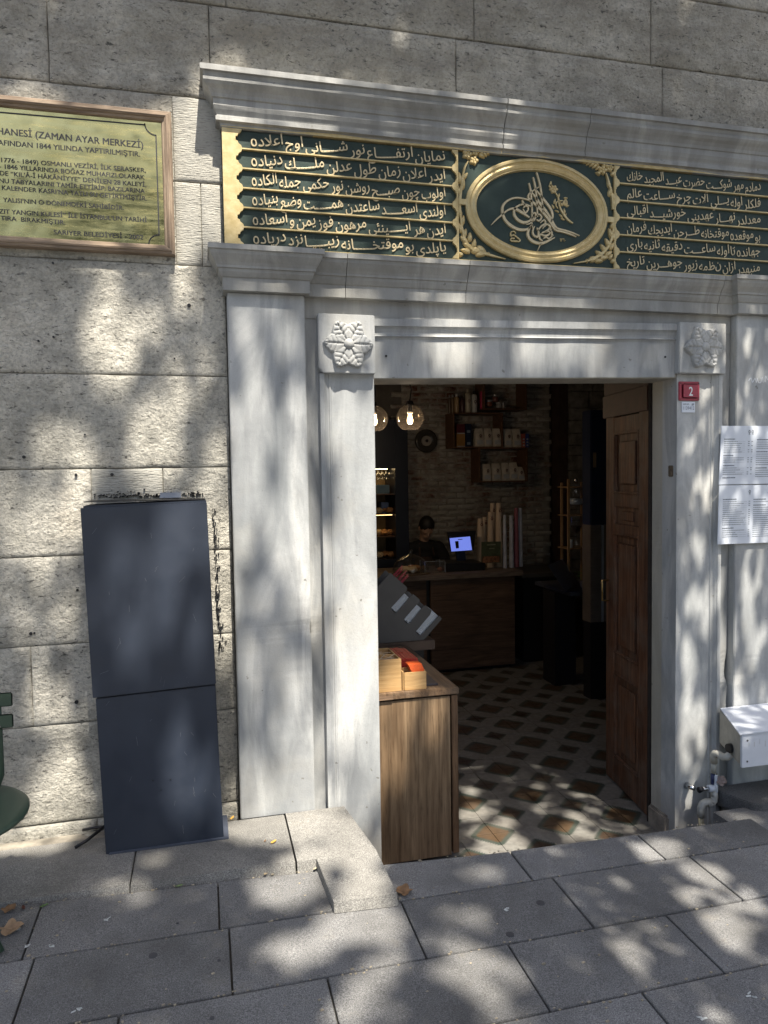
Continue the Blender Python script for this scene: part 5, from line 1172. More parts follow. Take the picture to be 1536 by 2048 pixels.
def cup_stack(px, ptop, pbot, w, y, mat, label, n, logo=True, dz=0):
    b = W(px, pbot, y); t = W(px, ptop, y); z0 = CT; H = t.z-z0; r = w/1450*(y+2.75)/2*1.03
    prof = [(r*1.02, 0), (r*1.02, .003)]
    for k in range(n): zk = .006+(H*.80-.006)*k/n; rr_ = r*(1-.22*k/n); prof += [(rr_, zk), (rr_*1.03, zk+.002), (rr_*.965, zk+.004)]
    prof += [(r*.76, H*.82), (r*.66, H-.002), (r*.60, H)]
    o = MB().lathe((b.x, y, z0), prof, 16).build('cup_stack', mat, None, smooth=False)
    if logo:
        k = MB(); zc = z0+H*.88; rl = r*.26
        for i in range(14): a = 2*math.pi*i/14; k.obox((b.x+r*.15+rl*math.cos(a), y-r*.70, zc+rl*1.2*math.sin(a)), (.0026, 0, 0), (0, .003, 0), (0, 0, .003))
        k.obox((b.x+r*.15, y-r*.66, zc+rl*1.2+.012), (rl*1.3, 0, 0), (0, .003, 0), (0, 0, .0018)); k.build('logo', m_plain('maroon_print', (.10, .012, .015), .6) if 'maroon_print' not in bpy.data.materials else bpy.data.materials['maroon_print'], o)
    return lab(o, label, 'cup stack', 'stacks of cups on the counter')
cup_stack(961, 1037, 1128, 16, 3.22, CUPP, 'shortest stack of kraft paper cups, nearest the register', 14)
cup_stack(970, 1034, 1128, 14, 3.34, CUPP, 'kraft cup stack half hidden behind the shortest one', 14, True)
cup_stack(981.5, 1024, 1130, 15.5, 3.22, CUPP, 'middle-height stack of kraft paper cups behind the leaflet', 16)
cup_stack(986, 1006, 1130, 15, 3.36, CUPP, 'tall kraft cup stack at the back of the group', 18)
cup_stack(998, 1006, 1133, 16.5, 3.22, CUPP, 'tallest front stack of kraft paper cups', 18)
for i, (px, t, w, l) in enumerate([(1010, 1030, 9, 'leftmost'), (1023, 1031, 11, 'second'), (1033, 1016, 12, 'third'), (1041, 1016, 11, 'rightmost')]):
    cup_stack(px, t, 1138, w, 3.12+.02*i, CUPC if i != 2 else m_plain('tinted_cup', (.30, .12, .15), .2), l+' tall sleeve of clear plastic cups on the counter end', 26, False)
lf = thing('leaflet_stand', (2.5, 3.05, CT), 'green picture leaflet standing in front of the cup stacks', 'leaflet')
q4('card', [(963, 1127), (1001, 1125), (1002, 1083), (963, 1084)], 3.08, .004, m_plain('olive_print', (.07, .085, .045), .4, 0, .4, 18), lf)
q4('food_photo', [(965, 1126), (999, 1124), (999, 1112), (965, 1113)], 3.077, .001, m_plain('food_print', (.22, .10, .05), .4, 0, .8, 40), lf); q4('caption', [(974, 1091), (991, 1090), (991, 1088), (974, 1089)], 3.077, .001, m_plain('pale_print', (.28, .28, .2), .4), lf); q4('caption', [(978, 1098), (989, 1097.5), (989, 1096), (978, 1096.5)], 3.077, .001, bpy.data.materials['pale_print'], lf)
ac = thing('acrylic_box', (2.0, 3.1, CT), 'clear acrylic box with a small pink sweet on the counter', 'box')
A = W(850, 1148, 3.02); B = W(890, 1122, 3.02)
for (u0, u1, v0, v1) in ((0, 1, 0, 0), (0, 1, 1, 1), (0, 0, 0, 1), (1, 1, 0, 1)):
    xx0 = A.x+(B.x-A.x)*u0; xx1 = A.x+(B.x-A.x)*u1; box('wall', xx0-.001, xx1+.001, 3.02+.14*v0, 3.022+.14*v1, CT, B.z, TG, ac)
for (u, vv) in ((0, 0), (1, 0), (0, 1), (1, 1)): xx = A.x+(B.x-A.x)*u; box('edge', xx-.0018, xx+.0018, 3.018+.14*vv, 3.022+.14*vv, CT, B.z+.001, m_plain('acrylic_edge', (.35, .38, .42), .2) if 'acrylic_edge' not in bpy.data.materials else bpy.data.materials['acrylic_edge'], ac)
box('edge', A.x, B.x, 3.017, 3.020, B.z, B.z+.003, bpy.data.materials['acrylic_edge'], ac)
p = W(880, 1144, 3.08); rock('pink_sweet', (p.x, 3.08, CT+.022), .024, .02, .018, m_plain('pink_sweet', (.40, .17, .12), .5), 'small pink sweet inside the clear acrylic box', 'sweet', 2, .4)
cl_ = thing('glass_cloche', (1.7, 3.1, CT), 'glass cake dome over pastries at the left end of the counter', 'cake dome')
c = W(822, 1150, 3.1); rad = .155
MB().lathe((c.x, 3.1, CT+.01), [(rad, 0), (rad, .02), (rad*.94, .06), (rad*.75, .105), (rad*.42, .135), (.02, .148), (.012, .155), (.016, .165), (.02, .175), (.012, .188), (0, .19)], 28).build('dome', TG, cl_, smooth=True)
MB().lathe((c.x, 3.1, CT), [(rad*1.06, 0), (rad*1.08, .008), (0, .009)], 24).build('plate', m_plain('brown_plate', (.12, .08, .05), .4), cl_)
PAS = m_plain('pastry', (.36, .18, .07), .7, 0, .5, 40, .4); PAS2 = m_plain('pale_pastry', (.55, .42, .25), .7, 0, .3, 40, .4)
for k, (dx, dy) in enumerate(((-.06, 0), (.05, .03), (0, -.05), (.02, .05))):
    rock('pastry', (c.x+dx, 3.1+dy, CT+.035), .045, .035, .026, PAS if k % 2 else PAS2, ['pale bun under the glass dome, left', 'browned bun under the dome, right', 'pale bun at the front under the dome', 'browned bun at the back under the dome'][k], 'pastry', k, .5)
# ================================================================== LIT DISPLAY CASE
dc = thing('display_case', (1.6, 3.7, -.05), 'tall black framed display case, warmly lit, at the left behind the counter', 'display case')
yD = 3.62; xA = 1.0; xB = W(817, 1000, yD).x; xw = W(791, 1000, yD).x; zA = W(780, 937, yD).z; zB_ = W(780, 1118, yD).z; zTop = W(790, 838, yD).z
NB = m_plain('blue_black_frame', (.008, .011, .022), .35, 0, .1)
box('post', xw, xB, yD, yD+.40, -.05, zTop, NB, dc); box('header', xA, xw-.001, yD, yD+.40, zA, zTop, NB, dc); box('lower_front', xA, xw-.001, yD, yD+.40, -.05, zB_, NB, dc)
WB = m_plain('warm_back', (.22, .15, .07), .7, 0, .35, 8)
box('back_panel', xA, xw, yD+.385, yD+.40, zB_, zA, WB, dc); box('left_wall', xA-.02, xA, yD, yD+.4, -.05, zTop, NB, dc)
box('light_strip', xw-.40, xw-.03, yD+.16, yD+.19, zA-.006, zA-.001, m_emit('warm_strip', (1, .72, .36), 5.0), dc)
shz = [zB_+(zA-zB_)*t for t in (.25, .50, .72)]
for z in shz: box('shelf', xA+.001, xw-.002, yD+.03, yD+.38, z-.009, z, m_plain('walnut_shelf', (.10, .05, .025), .4) if 'walnut_shelf' not in bpy.data.materials else bpy.data.materials['walnut_shelf'], dc)
box('lamp_strip', xw-.36, xw-.02, yD+.05, yD+.07, shz[1]-.014, shz[1]-.0095, m_emit('warm_strip_low', (1, .66, .28), 2.6), dc)
nm = ['browned roll', 'pale slice', 'golden croissant', 'pale bun', 'dark muffin', 'flat pastry', 'sesame roll']; k = 0
for li, z in enumerate([zB_]+shz[:2]):
    for px in (757, 768, 779):
        p = W(px, 1000, yD+.12+.05*(k % 2)); rock('pastry', (p.x, yD+.12+.05*(k % 2), z+.028), .042, .04, .028, PAS if k % 3 else PAS2, '%s %s in the lit display case, %s shelf' % (['left', 'middle', 'right'][k % 3], nm[k % 7], ['bottom', 'second', 'third'][li]), 'pastry', k, .45); k += 1
for px in (756, 764, 772, 780, 788):
    p = W(px, 945, yD+.2)
    o = MB().lathe((p.x, yD+.2, zA-.10), [(.0, 0), (.022, .004), (.027, .03), (.022, .055), (.004, .07), (.003, .092), (.022, .096)], 12).build('wine_glass', TG, None, smooth=True); lab(o, 'stemmed glass hanging upside down at the top of the display case', 'glass', 'glasses hanging in the display case')
o = box('blue_tin', xw-.14, xw-.02, yD+.14, yD+.24, shz[2]+.001, shz[2]+.08, m_plain('teal_tin', (.10, .18, .24), .4)); lab(o, 'blue-grey tin on the top shelf of the display case', 'tin')
o = box('blue_tin', xw-.10, xw-.03, yD+.14, yD+.24, shz[1]+.001, shz[1]+.10, m_plain('blue_tin2', (.06, .10, .22), .4)); lab(o, 'dark blue tin on the second shelf of the display case', 'tin')
# ================================================================== WALL SHELVES
yS = 3.86
def px_shelf(x0, x1, ytop, ybot, label):
    a = W(x0, ybot, yS); b = W(x1, ytop, yS); t = thing('wall_shelf', ((a.x+b.x)/2, yS, a.z), label, 'shelf', 'wooden box shelves on the back wall'); w = .012
    box('side', a.x, a.x+w, yS, 4.095, a.z, b.z, SHELFW, t, .001); box('side', b.x-w, b.x, yS, 4.095, a.z, b.z, SHELFW, t, .001)
    box('bottom_board', a.x+w+.0005, b.x-w-.0005, yS, 4.095, a.z, a.z+w, SHELFW, t, .001); box('top_board', a.x+w+.0005, b.x-w-.0005, yS, 4.095, b.z-w, b.z, SHELFW, t, .001)
    return a.x+w, b.x-w, a.z+w
t1 = px_shelf(968, 1053.5, 745, 819, 'top right box shelf with the red flask'); t2 = px_shelf(907, 1006, 825.5, 896, 'middle left box shelf with tea boxes and three bags'); t3 = px_shelf(959, 1055.5, 894.5, 965, 'lowest box shelf with five coffee bags')
ZS1 = t2[2]-.012+ (W(907, 825.5, yS).z-W(907, 896, yS).z); ZS2 = t2[2]; ZS3 = t3[2]; ZS3T = W(1000, 894.5, yS).z
LOGO = m_plain('bag_print', (.07, .02, .02), .6); PAP = m_plain('paper_label', (.42, .44, .46), .6)
def bag(px0, px1, ztop_px, zf, lx, label, tilt=0.0, yy=3.93):
    a = W(px0, 950, yy).x; b = W(px1, 950, yy).x; zt_ = W(px0, ztop_px, yy).z; H = zt_-zf; m = (a+b)/2; w = (b-a)/2; v = []
    for z, ws, d in ((0, .92, .030), (.10, 1, .036), (.45, .97, .034), (.75, .93, .022), (1, .86+R.uniform(-.06, .06), .004)):
        for sx, sy in ((-1, -1), (0, -1.25), (1, -1), (1, 1), (-1, 1)): v.append((m+sx*w*ws+tilt*z*w+R.uniform(-.002, .002), yy+sy*d, zf+z*H+(R.uniform(-.003, .003) if z == 1 else 0)))
    f = [tuple(range(4, -1, -1)), tuple(range(20, 25))]
    for r in range(4):
        for i in range(5): f.append((r*5+i, r*5+(i+1) % 5, (r+1)*5+(i+1) % 5, (r+1)*5+i))
    o = mk('coffee_bag', v, f, BAG); lab(o, label, 'coffee bag', 'coffee bags on the shelves')
    box('label', m-w*.72, m+w*.62, yy-.0475, yy-.0455, zf+H*.12, zf+H*.36, PAP, o)
    k = MB(); r = w*.20; zc = zf+H*.60
    for i in range(10): t = 2*math.pi*i/10; k.obox((m+w*.15+r*math.cos(t)+tilt*w*.6, yy-.044, zc+r*1.2*math.sin(t)), (.0026, 0, 0), (0, .002, 0), (0, 0, .0030))
    k.obox((m+w*.15+tilt*w*.6, yy-.045, zc-r*2.1), (r*1.1, 0, 0), (0, .002, 0), (0, 0, .0015)); k.build('logo', LOGO, o)
for i, (a, b, t, l) in enumerate([(963, 980, 928, 'leftmost bag in the lowest shelf'), (982, 999.5, 927, 'second bag in the lowest shelf'), (1001, 1017, 926, 'centre bag in the lowest shelf'), (1016.5, 1034, 925.5, 'fourth bag in the lowest shelf'), (1032, 1047, 934, 'slumped last bag at the right of the lowest shelf')]): bag(a, b, t, ZS3, 0, 'kraft coffee bag with white label, '+l, -.25 if i == 4 else 0)
for a, b, t, l in [(949, 966, 857, 'left of three in the middle shelf'), (967, 983, 857, 'centre of three in the middle shelf'), (984, 1001, 857, 'right of three in the middle shelf')]: bag(a, b, t, ZS2, 0, 'kraft coffee bag with white label, '+l)
for a, b, t, l in [(1006.5, 1022, 858, 'standing on the lowest shelf box, left'), (1023, 1040, 858, 'standing on the lowest shelf box, right')]: bag(a, b, t, ZS3T, 0, 'kraft coffee bag with white label, '+l)
def sbox(px0, px1, pt, zf, c, label, nm_='tea_box', yy=3.92, zt_=None):
    a = W(px0, 900, yy).x; b = W(px1, 900, yy).x; z1 = W(px0, pt, yy).z; mt = m_plain(nm_+'%d' % px0, c, .4, 0, .1); o = box(nm_, a, b, yy-.03, yy+.05, zf, z1, mt, None, .001); lab(o, label, 'box'); return o, a, b, z1
o, a, b, z1 = sbox(912, 928, 866, ZS2, (.30, .16, .05), 'ochre tea box with white bands, bottom left of the middle shelf'); box('band', a+.001, b-.001, 3.888, 3.8895, z1-.010, z1-.001, PAP, o); box('band', a+.001, b-.001, 3.888, 3.8895, ZS2+.001, ZS2+.008, PAP, o)
sbox(912, 928, 849, z1+.001, (.10, .02, .03), 'maroon tea box stacked on the ochre one')
o, a, b, z1 = sbox(930, 941, 870, ZS2, (.012, .022, .055), 'lower navy tea box in the middle shelf'); box('badge', a+.01, b-.012, 3.888, 3.8895, ZS2+.02, ZS2+.045, m_plain('pale_badge', (.2, .25, .32), .5), o)
o, a, b, z2 = sbox(930, 941, 848, z1+.001, (.012, .022, .055), 'upper navy tea box stacked on the lower navy one'); box('badge', a+.01, b-.012, 3.888, 3.8895, z1+.02, z1+.045, bpy.data.materials['pale_badge'], o)
for px0, c, l in ((1041.5, (.40, .10, .07), 'slim coral box at the right end of the bags'), (1049, (.04, .08, .28), 'slim blue box next to the coral one')):
    o, a, b, z1 = sbox(px0, px0+6.5, 868, ZS3T, c, l, 'slim_box')
    for k in range(3): box('dot', a+.008, b-.008, 3.888, 3.8895, ZS3T+.012+k*.03, ZS3T+.026+k*.03, PAP, o)
def bottle(px0, px1, pt, zf, c, label, cap=(.3, .3, .3), yy=3.93, logo=False):
    a = W(px0, 800, yy).x; b = W(px1, 800, yy).x; H = W(px0, pt, yy).z-zf; r = (b-a)/2; mt = m_plain('flask%d' % px0, c, .35, 0, .08)
    o = MB().lathe(((a+b)/2, yy, zf), [(r*.9, 0), (r, .004), (r, H*.74), (r*.9, H*.80), (r*.55, H*.84)], 16).build('flask', mt, None, smooth=True); lab(o, label, 'flask', 'flasks on the shelves')
    MB().lathe(((a+b)/2, yy, zf), [(r*.56, H*.842), (r*.56, H*.98), (r*.4, H)], 12).build('cap', m_plain('cap%d' % px0, cap, .3, .3), o, smooth=True)
    if logo:
        k = MB()
        for i in range(10): t = 2*math.pi*i/10; k.obox(((a+b)/2+.010*math.cos(t), yy-r-.0005, zf+H*.5+.012*math.sin(t)), (.003, 0, 0), (0, .001, 0), (0, 0, .003))
        k.build('logo', LOGO, o)
for a, b, t, c, l, cp, lg in [(896, 902, 790, (.10, .07, .05), 'thin dark bronze flask, farthest left', (.3, .3, .3), 0), (902, 908, 789, (.16, .11, .06), 'bronze flask, second from left', (.4, .4, .4), 0), (908, 918, 787, (.32, .22, .12), 'tan flask with silver cap', (.6, .6, .6), 0), (920, 929, 793, (.07, .03, .03), 'dark maroon jar between tan and cream flasks', (.05, .03, .03), 0), (930.5, 941.5, 778, (.42, .38, .30), 'cream flask with rounded lid', (.40, .36, .28), 1), (943, 954, 781, (.45, .46, .46), 'pale grey flask with loop lid', (.02, .02, .02), 1), (960, 970, 775, (.42, .03, .09), 'crimson sports bottle inside the top shelf', (.02, .02, .02), 0)]:
    bottle(a, b, t, ZS1 if a < 956 else t1[2]-.012+.012, c, l, cp, logo=bool(lg))
def jar(px0, px1, pt, pb, c, c2, label):
    yy = 3.95; a = W(px0, pb, yy); b = W(px1, pt, yy); r = (b.x-a.x)/2; H = b.z-a.z; o = MB().lathe(((a.x+b.x)/2, yy, a.z), [(r*.9, 0), (r, .003), (r, H*.6), (r*.97, H*.62)], 14).build('mug', m_plain('mugb%d' % px0, c, .3), None, smooth=True)
    MB().lathe(((a.x+b.x)/2, yy, a.z), [(r*.985, H*.63), (r, H*.98), (r*.9, H)], 14).build('lid', m_plain('mugl%d' % px0, c2, .2, .6), o, smooth=True); lab(o, label, 'mug', 'mugs in the top shelf')
jar(971, 984, 799, 813.5, (.22, .08, .05), (.55, .55, .56), 'red-brown mug with steel rim, left in the top shelf'); jar(985, 996, 788, 804, (.16, .06, .05), (.5, .5, .5), 'raised brown mug with steel rim in the top shelf'); jar(992, 1004, 804, 817, (.30, .30, .31), (.6, .6, .6), 'silver mug in the top shelf'); jar(1004, 1009.5, 805, 817, (.3, .3, .3), (.6, .6, .6), 'narrow silver cup, right in the top shelf')
# round ornament, gas pipe on the wall
wd = thing('wall_disc', (2.13, 4.05, 1.85), 'round dark dish with a white disc and black centre hung on the brick wall', 'wall disc'); c = W(851.5, 882, 4.05)
k_ = 6.8/1450; MB().lathe((c.x, 4.05, c.z), [(24*k_, .0), (24*k_, -.02), (21*k_, -.03), (13*k_, -.012), (0, -.010)], 36, 'Y').build('dish', m_plain('dark_glass_dish', (.05, .045, .04), .2), wd, smooth=True)
MB().lathe((c.x, 4.05, c.z), [(10.5*k_, -.0125), (10.5*k_, -.032), (0, -.033)], 28, 'Y').build('white_disc', m_plain('disc_white', (.30, .27, .24), .4), wd); MB().lathe((c.x, 4.05, c.z), [(3.2*k_, -.034), (3.2*k_, -.04), (0, -.041)], 16, 'Y').build('centre', BLACK, wd)
# ================================================================== PENDANT LAMPS
def lamp(px, py, y, label, lit):
    c = W(px, py, y); r = .0965; t = thing('pendant_lamp', tuple(c), label, 'lamp', 'glass globe pendant lamps'); pr_ = []
    for i in range(19):
        a = math.radians(18+(148-18)*i/18); pr_.append((r*math.sin(a), r*math.cos(a)))
    MB().lathe(tuple(c), pr_, 36).build('globe', TS, t, smooth=True)
    MB().tube([c+Vector((0, 0, r*.93)), c+Vector((0, 0, r*.93+.03))], [.034, .02], 14).build('cap', BLACK, t)
    MB().tube([c+Vector((0, 0, r*.95)), c+Vector((0, 0, .035))], .016, 10).build('socket', BLACK, t)
    MB().tube([c+Vector((0, 0, .12)), c+Vector((.015, .01, .20)), c+Vector((-.01, 0, .28)), c+Vector((.03, 0, .36)), c+Vector((0, 0, 2.9-c.z))], .005, 6).build('cord', BLACK, t)
    MB().lathe(tuple(c), [(0.0, -.045), (.013, -.042), (.020, -.026), (.021, -.012), (.013, .010), (.011, .033)], 14).build('bulb', m_emit('bulb_glow', (1, .80, .45), 9.0) if 'bulb_glow' not in bpy.data.materials else bpy.data.materials['bulb_glow'], t, smooth=True)
    L = bpy.data.lights.new('bulb_light', 'POINT'); L.energy = 5.5; L.color = (1, .84, .66); L.shadow_soft_size = .03; lo = bpy.data.objects.new('bulb_light', L); COL.objects.link(lo); lo.parent = t; lo.location = (0, 0, -.055*S)
lamp(820, 836, 2.2, 'smoked glass globe lamp with a glowing bulb, fully visible in the doorway', 1); lamp(749, 838, 2.3, 'second smoked glass globe lamp half hidden by the left jamb', 1)
# ================================================================== COLD BREW TOWER, TABLE, LAPTOP, APPLIANCE
yT = 2.45
tb = thing('small_table', (2.75, 2.4, -.05), 'small dark pedestal table under the cold brew tower', 'table')
zt_ = W(1170, 1183, 2.15).z
box('top', W(1140, 1183, 2.15).x, 3.15, 2.15, 2.75, zt_-.03, zt_, m_plain('dark_table_top', (.055, .06, .075), .35, 0, .2), tb, .003); box('pedestal', 2.62, 2.80, 2.35, 2.55, -.05, zt_-.031, BLACK, tb)
tw_ = thing('cold_brew_tower', (2.6, yT, zt_), 'wooden cold brew drip tower with stacked glass vessels', 'coffee tower')
xl_, xr_ = W(1138, 1050, yT).x, W(1179, 1050, yT).x; zt2 = W(1138, 958, yT).z
for x in (xl_, xr_):
    for dy in (0, .15): box('post', x-.009+(.02 if dy else 0), x+.009+(.02 if dy else 0), yT+dy, yT+dy+.016, zt_, zt2-(0 if x == xl_ and not dy else .03), TOWERW, tw_, .001)
for py in (973, 1030, 1096): z = W(1160, py, yT).z; box('tray', xl_-.012, xr_+.012, yT-.002, yT+.17, z-.008, z, TOWERW, tw_, .001)
cxg = (xl_+xr_)/2+.012; zg = lambda py: W(1160, py, yT+.06).z; yg = yT+.075
MB().lathe((cxg, yg, 0), [(.050, zg(966)), (.052, zg(972)), (.046, zg(976)), (.045, zg(992)), (.062, zg(998)), (.062, zg(1006)), (.05, zg(1010)), (.012, zg(1013)), (.008, zg(1024))], 24).build('upper_flask', TG, tw_, smooth=True)
MB().lathe((cxg, yg, 0), [(0, zg(996)), (.058, zg(997)), (.060, zg(1005)), (.045, zg(1009)), (0, zg(1010))], 24).build('water', m_plain('milky_water', (.45, .50, .56), .2), tw_, smooth=True)
MB().lathe((cxg, yg, 0), [(.05, zg(1028)), (.046, zg(1033)), (.044, zg(1052)), (.03, zg(1063)), (.006, zg(1072)), (.012, zg(1080)), (.035, zg(1094))], 24).build('middle_flask', TG, tw_, smooth=True)
MB().lathe((cxg, yg, 0), [(0, zg(1051)), (.042, zg(1052)), (.026, zg(1063)), (0, zg(1068))], 20).build('coffee_grounds', m_plain('coffee_brown', (.03, .015, .01), .6), tw_)
MB().lathe((cxg, yg, 0), [(.014, zg(966)), (.012, zg(962)), (.018, zg(959)), (0, zg(957))], 12).build('stopper', STEEL, tw_, smooth=True)
MB().lathe((cxg-.065, yg-.03, 0), [(.018, zg(1095)), (.018, zg(1080)), (.016, zg(1078)), (0, zg(1077))], 14).build('white_jar', PAP, tw_)
lp = thing('open_menu_folder', (2.4, 2.0, zt_), 'dark blue folder open like a laptop on the small table', 'folder')
A = [W(1130, 1182, 2.15), W(1095, 1130, 2.05), W(1125, 1118, 2.45), W(1160, 1168, 2.55)]
v = [tuple(p) for p in A]; v += [(x+.004, y, z-.006) for x, y, z in v]
mk('cover', v, [(0, 1, 2, 3), (7, 6, 5, 4), (0, 4, 5, 1), (1, 5, 6, 2), (2, 6, 7, 3), (3, 7, 4, 0)], m_plain('slate_cover', (.09, .12, .18), .35), lp)
mk('pale_edge', [tuple(A[0]+Vector((-.001, -.002, 0))), tuple(A[1]+Vector((-.001, -.002, 0))), tuple(A[1]+Vector((.002, -.002, -.006))), tuple(A[0]+Vector((.002, -.002, -.006)))], [(0, 1, 2, 3)], PAP, lp)
box('base', A[0].x, A[0].x+.25, 2.16, 2.5, zt_+.001, zt_+.008, DKBLUE, lp)
pl = thing('potted_plant', (2.7, 2.3, zt_), 'small green plant with a white bloom beside the open folder', 'plant'); c = W(1168, 1140, 2.3)
MB().lathe((c.x, 2.3, zt_), [(.028, 0), (.038, .055), (.034, .056), (0, .05)], 14).build('pot', m_plain('grey_pot', (.16, .14, .15), .6), pl); fm = MB()
for k in range(60):
    d = Vector((R.gauss(0, .035), R.gauss(0, .03), R.uniform(.0, .08))); a = R.uniform(0, 6.3); u = Vector((math.cos(a), math.sin(a), R.uniform(-.3, .6)))*.012; w = u.cross(Vector((0, 0, 1))).normalized()*.006; b0 = Vector((c.x, 2.3, zt_+.055))+d; fm.add([b0-u, b0+w, b0+u, b0-w], [(0, 1, 2, 3)])
fm.build('foliage', m_leaf('bright_leaf', (.09, .20, .04)), pl); MB().lathe((c.x+.008, 2.27, zt_+.135), [(0, -.012), (.014, -.004), (.016, .006), (0, .010)], 10).build('bloom', m_plain('white_bloom', (.6, .58, .66), .6), pl, smooth=True)
ap = thing('tall_appliance', (2.75, 1.9, -.05), 'tall dark blue standing cabinet with a beige slatted lower front behind the door', 'appliance')
ya_ = 1.95; xa_ = W(1181, 1000, ya_).x; z1 = W(1190, 1050, ya_).z; z2 = W(1190, 820, ya_).z; z0_ = W(1190, 1245, ya_).z
box('upper_body', xa_, xa_+.24, ya_, ya_+.12, z1, z2, DKBLUE, ap, .006); box('foot', xa_+.01, xa_+.23, ya_+.02, ya_+.12, -.05, z0_-.001, BLACK, ap); box('lower_body', xa_+.002, xa_+.238, ya_+.006, ya_+.12, z0_, z1-.001, m_plain('beige_body', (.13, .105, .085), .6), ap)
for k in range(26): z = z1-.008-k*(z1-z0_)/27; box('slat', xa_+.003, xa_+.085, ya_-.002, ya_+.005, z-.0055, z, bpy.data.materials['beige_body'], ap)
box('white_edge', xa_+.088, xa_+.105, ya_-.004, ya_+.005, z0_, z1-.004, m_plain('dull_edge', (.25, .26, .28), .5), ap); box('tag', xa_+.02, xa_+.045, ya_-.003, ya_-.0005, W(1190, 935, ya_).z, W(1190, 905, ya_).z, m_plain('kraft_tag', (.25, .17, .09), .6), ap)
fg = thing('reflection_block', (2.2, .6, 2.0), 'small pale block added as a painted reflection above the door leaf', 'painted reflection'); a = W(1218, 790, .85); b = W(1232, 768, .85); box('pane', a.x, b.x, .85, .86, a.z, b.z, m_plain('pale_reflection', (.5, .55, .55), .3), fg, .002)  # pale block added to stand for a bright reflection above the door
# ================================================================== BARISTA
yP = 3.62; hc = W(853, 1056, yP)
ps = thing('person', (hc.x-.02, yP, -.05), 'barista in a dark shirt and brown apron bending over the register, head bowed', 'person')
def ell(mb, c, rx, ry, rz, n=14, m=10, rot=None):
    b = len(mb.v); c = Vector(c)
    for i in range(m+1):
        a = math.pi*i/m
        for k in range(n):
            t = 2*math.pi*k/n; v = Vector((rx*math.sin(a)*math.cos(t), ry*math.sin(a)*math.sin(t), rz*math.cos(a)))
            if rot: v = rot @ v
            mb.v.append(tuple(c+v))
    for i in range(m):
        for k in range(n): mb.f.append((b+i*n+k, b+i*n+(k+1) % n, b+(i+1)*n+(k+1) % n, b+(i+1)*n+k)); mb.m.append(0)
hr = Matrix.Rotation(math.radians(38), 3, 'X'); H0 = Vector((hc.x, yP, hc.z)); L = lambda x, y, z: H0+hr @ Vector((x, y, z))
sh = H0+Vector((0, .09, -.175))          # shoulder centre (head hangs forward)
hb = MB(); ell(hb, L(0, 0, .01), .064, .078, .092, rot=hr); ell(hb, L(0, -.028, -.055), .044, .044, .045, rot=hr); ell(hb, L(0, -.078, -.020), .010, .014, .018, 8, 6, hr)
for s in (-1, 1): ell(hb, L(s*.066, .010, -.012), .008, .015, .024, 8, 6, hr); ell(hb, L(s*.024, -.066, .006), .014, .010, .009, 8, 6, hr)
ell(hb, L(0, -.066, -.052), .020, .010, .007, 8, 6, hr)
hb.tube([L(0, .02, -.05), sh+Vector((0, .0, .03))], [.042, .050], 12)
HND = []
for s in (-1, 1):
    e = sh+Vector((s*.205, -.10, -.235)); wv = sh+Vector((s*.11, -.29, -.215)); hb.tube([e, (e+wv)/2, wv], [.036, .032, .022], 10)
    hd_ = (wv-e).normalized(); ell(hb, wv+hd_*.035, .030, .036, .014)
    for k in range(4): b0 = wv+hd_*.060+Vector((-s*(-.020+.0135*k), 0, 0)); ln = (.034, .042, .040, .031)[k]; hb.tube([b0-hd_*.015, b0+hd_*ln*.55, b0+hd_*ln*.9+Vector((0, 0, -.014))], [.0072, .0068, .0055], 7)
    tb0 = wv+hd_*.022+Vector((-s*.022, 0, 0)); hb.tube([tb0, tb0+Vector((-s*.018, -.012, -.002)), tb0+Vector((-s*.024, -.032, -.008))], [.0085, .008, .006], 7)
bo = hb.build('body', SKIN, ps, smooth=True); rm = bo.modifiers.new('blend', 'REMESH'); rm.mode = 'VOXEL'; rm.voxel_size = .0052; rm.use_smooth_shade = True
sb_ = MB(); hip = sh+Vector((0, .10, -.50))
for k in range(7):
    t = k/6; p = sh.lerp(hip, t); ell(sb_, p+Vector((0, 0, -.01)), (.165, .16, .15, .14, .135, .14, .15)[k], (.085, .098, .10, .095, .09, .095, .10)[k], .075)
ell(sb_, sh+Vector((0, -.005, .012)), .10, .06, .045)
for s in (-1, 1):
    e = sh+Vector((s*.205, -.10, -.235)); sb_.tube([sh+Vector((s*.135, 0, -.01)), sh+Vector((s*.185, -.02, -.09)), e, e+(sh+Vector((s*.11, -.29, -.215))-e)*.35], [.060, .056, .045, .042], 12); ell(sb_, sh+Vector((s*.14, 0, -.012)), .062, .062, .055)
    ft = Vector((hip.x+s*.09, hip.y+.02, 0)); sb_.tube([hip+Vector((s*.075, 0, -.02)), Vector((hip.x+s*.085, hip.y-.01, .42)), Vector((ft.x, ft.y, -.01))], [.085, .062, .040], 12); ell(sb_, (ft.x, ft.y-.05, -.022), .045, .105, .028)
so_ = sb_.build('dark_clothes', SHIRT, ps, smooth=True); rm = so_.modifiers.new('blend', 'REMESH'); rm.mode = 'VOXEL'; rm.voxel_size = .011; rm.use_smooth_shade = True
hm = MB(); ell(hm, L(0, .012, .034), .071, .083, .080, 20, 14, hr); ell(hm, L(0, .05, -.005), .062, .045, .07, 16, 10, hr)
for i, q in enumerate(hm.v): d = noise.noise(Vector(q)*60)*.006; hm.v[i] = (q[0]+d, q[1]+d, q[2]+d)
hm.build('hair', HAIR, ps, smooth=True)
am = MB(); v = []; 
for i in range(9):
    for j in range(7): u = -1+2*i/8; t = j/6; p = sh.lerp(hip, .18+t*.85); w = .075+.07*min(1, t*2.2); v.append((p.x+u*w, p.y-.118+.055*u*u-.01*t, p.z))
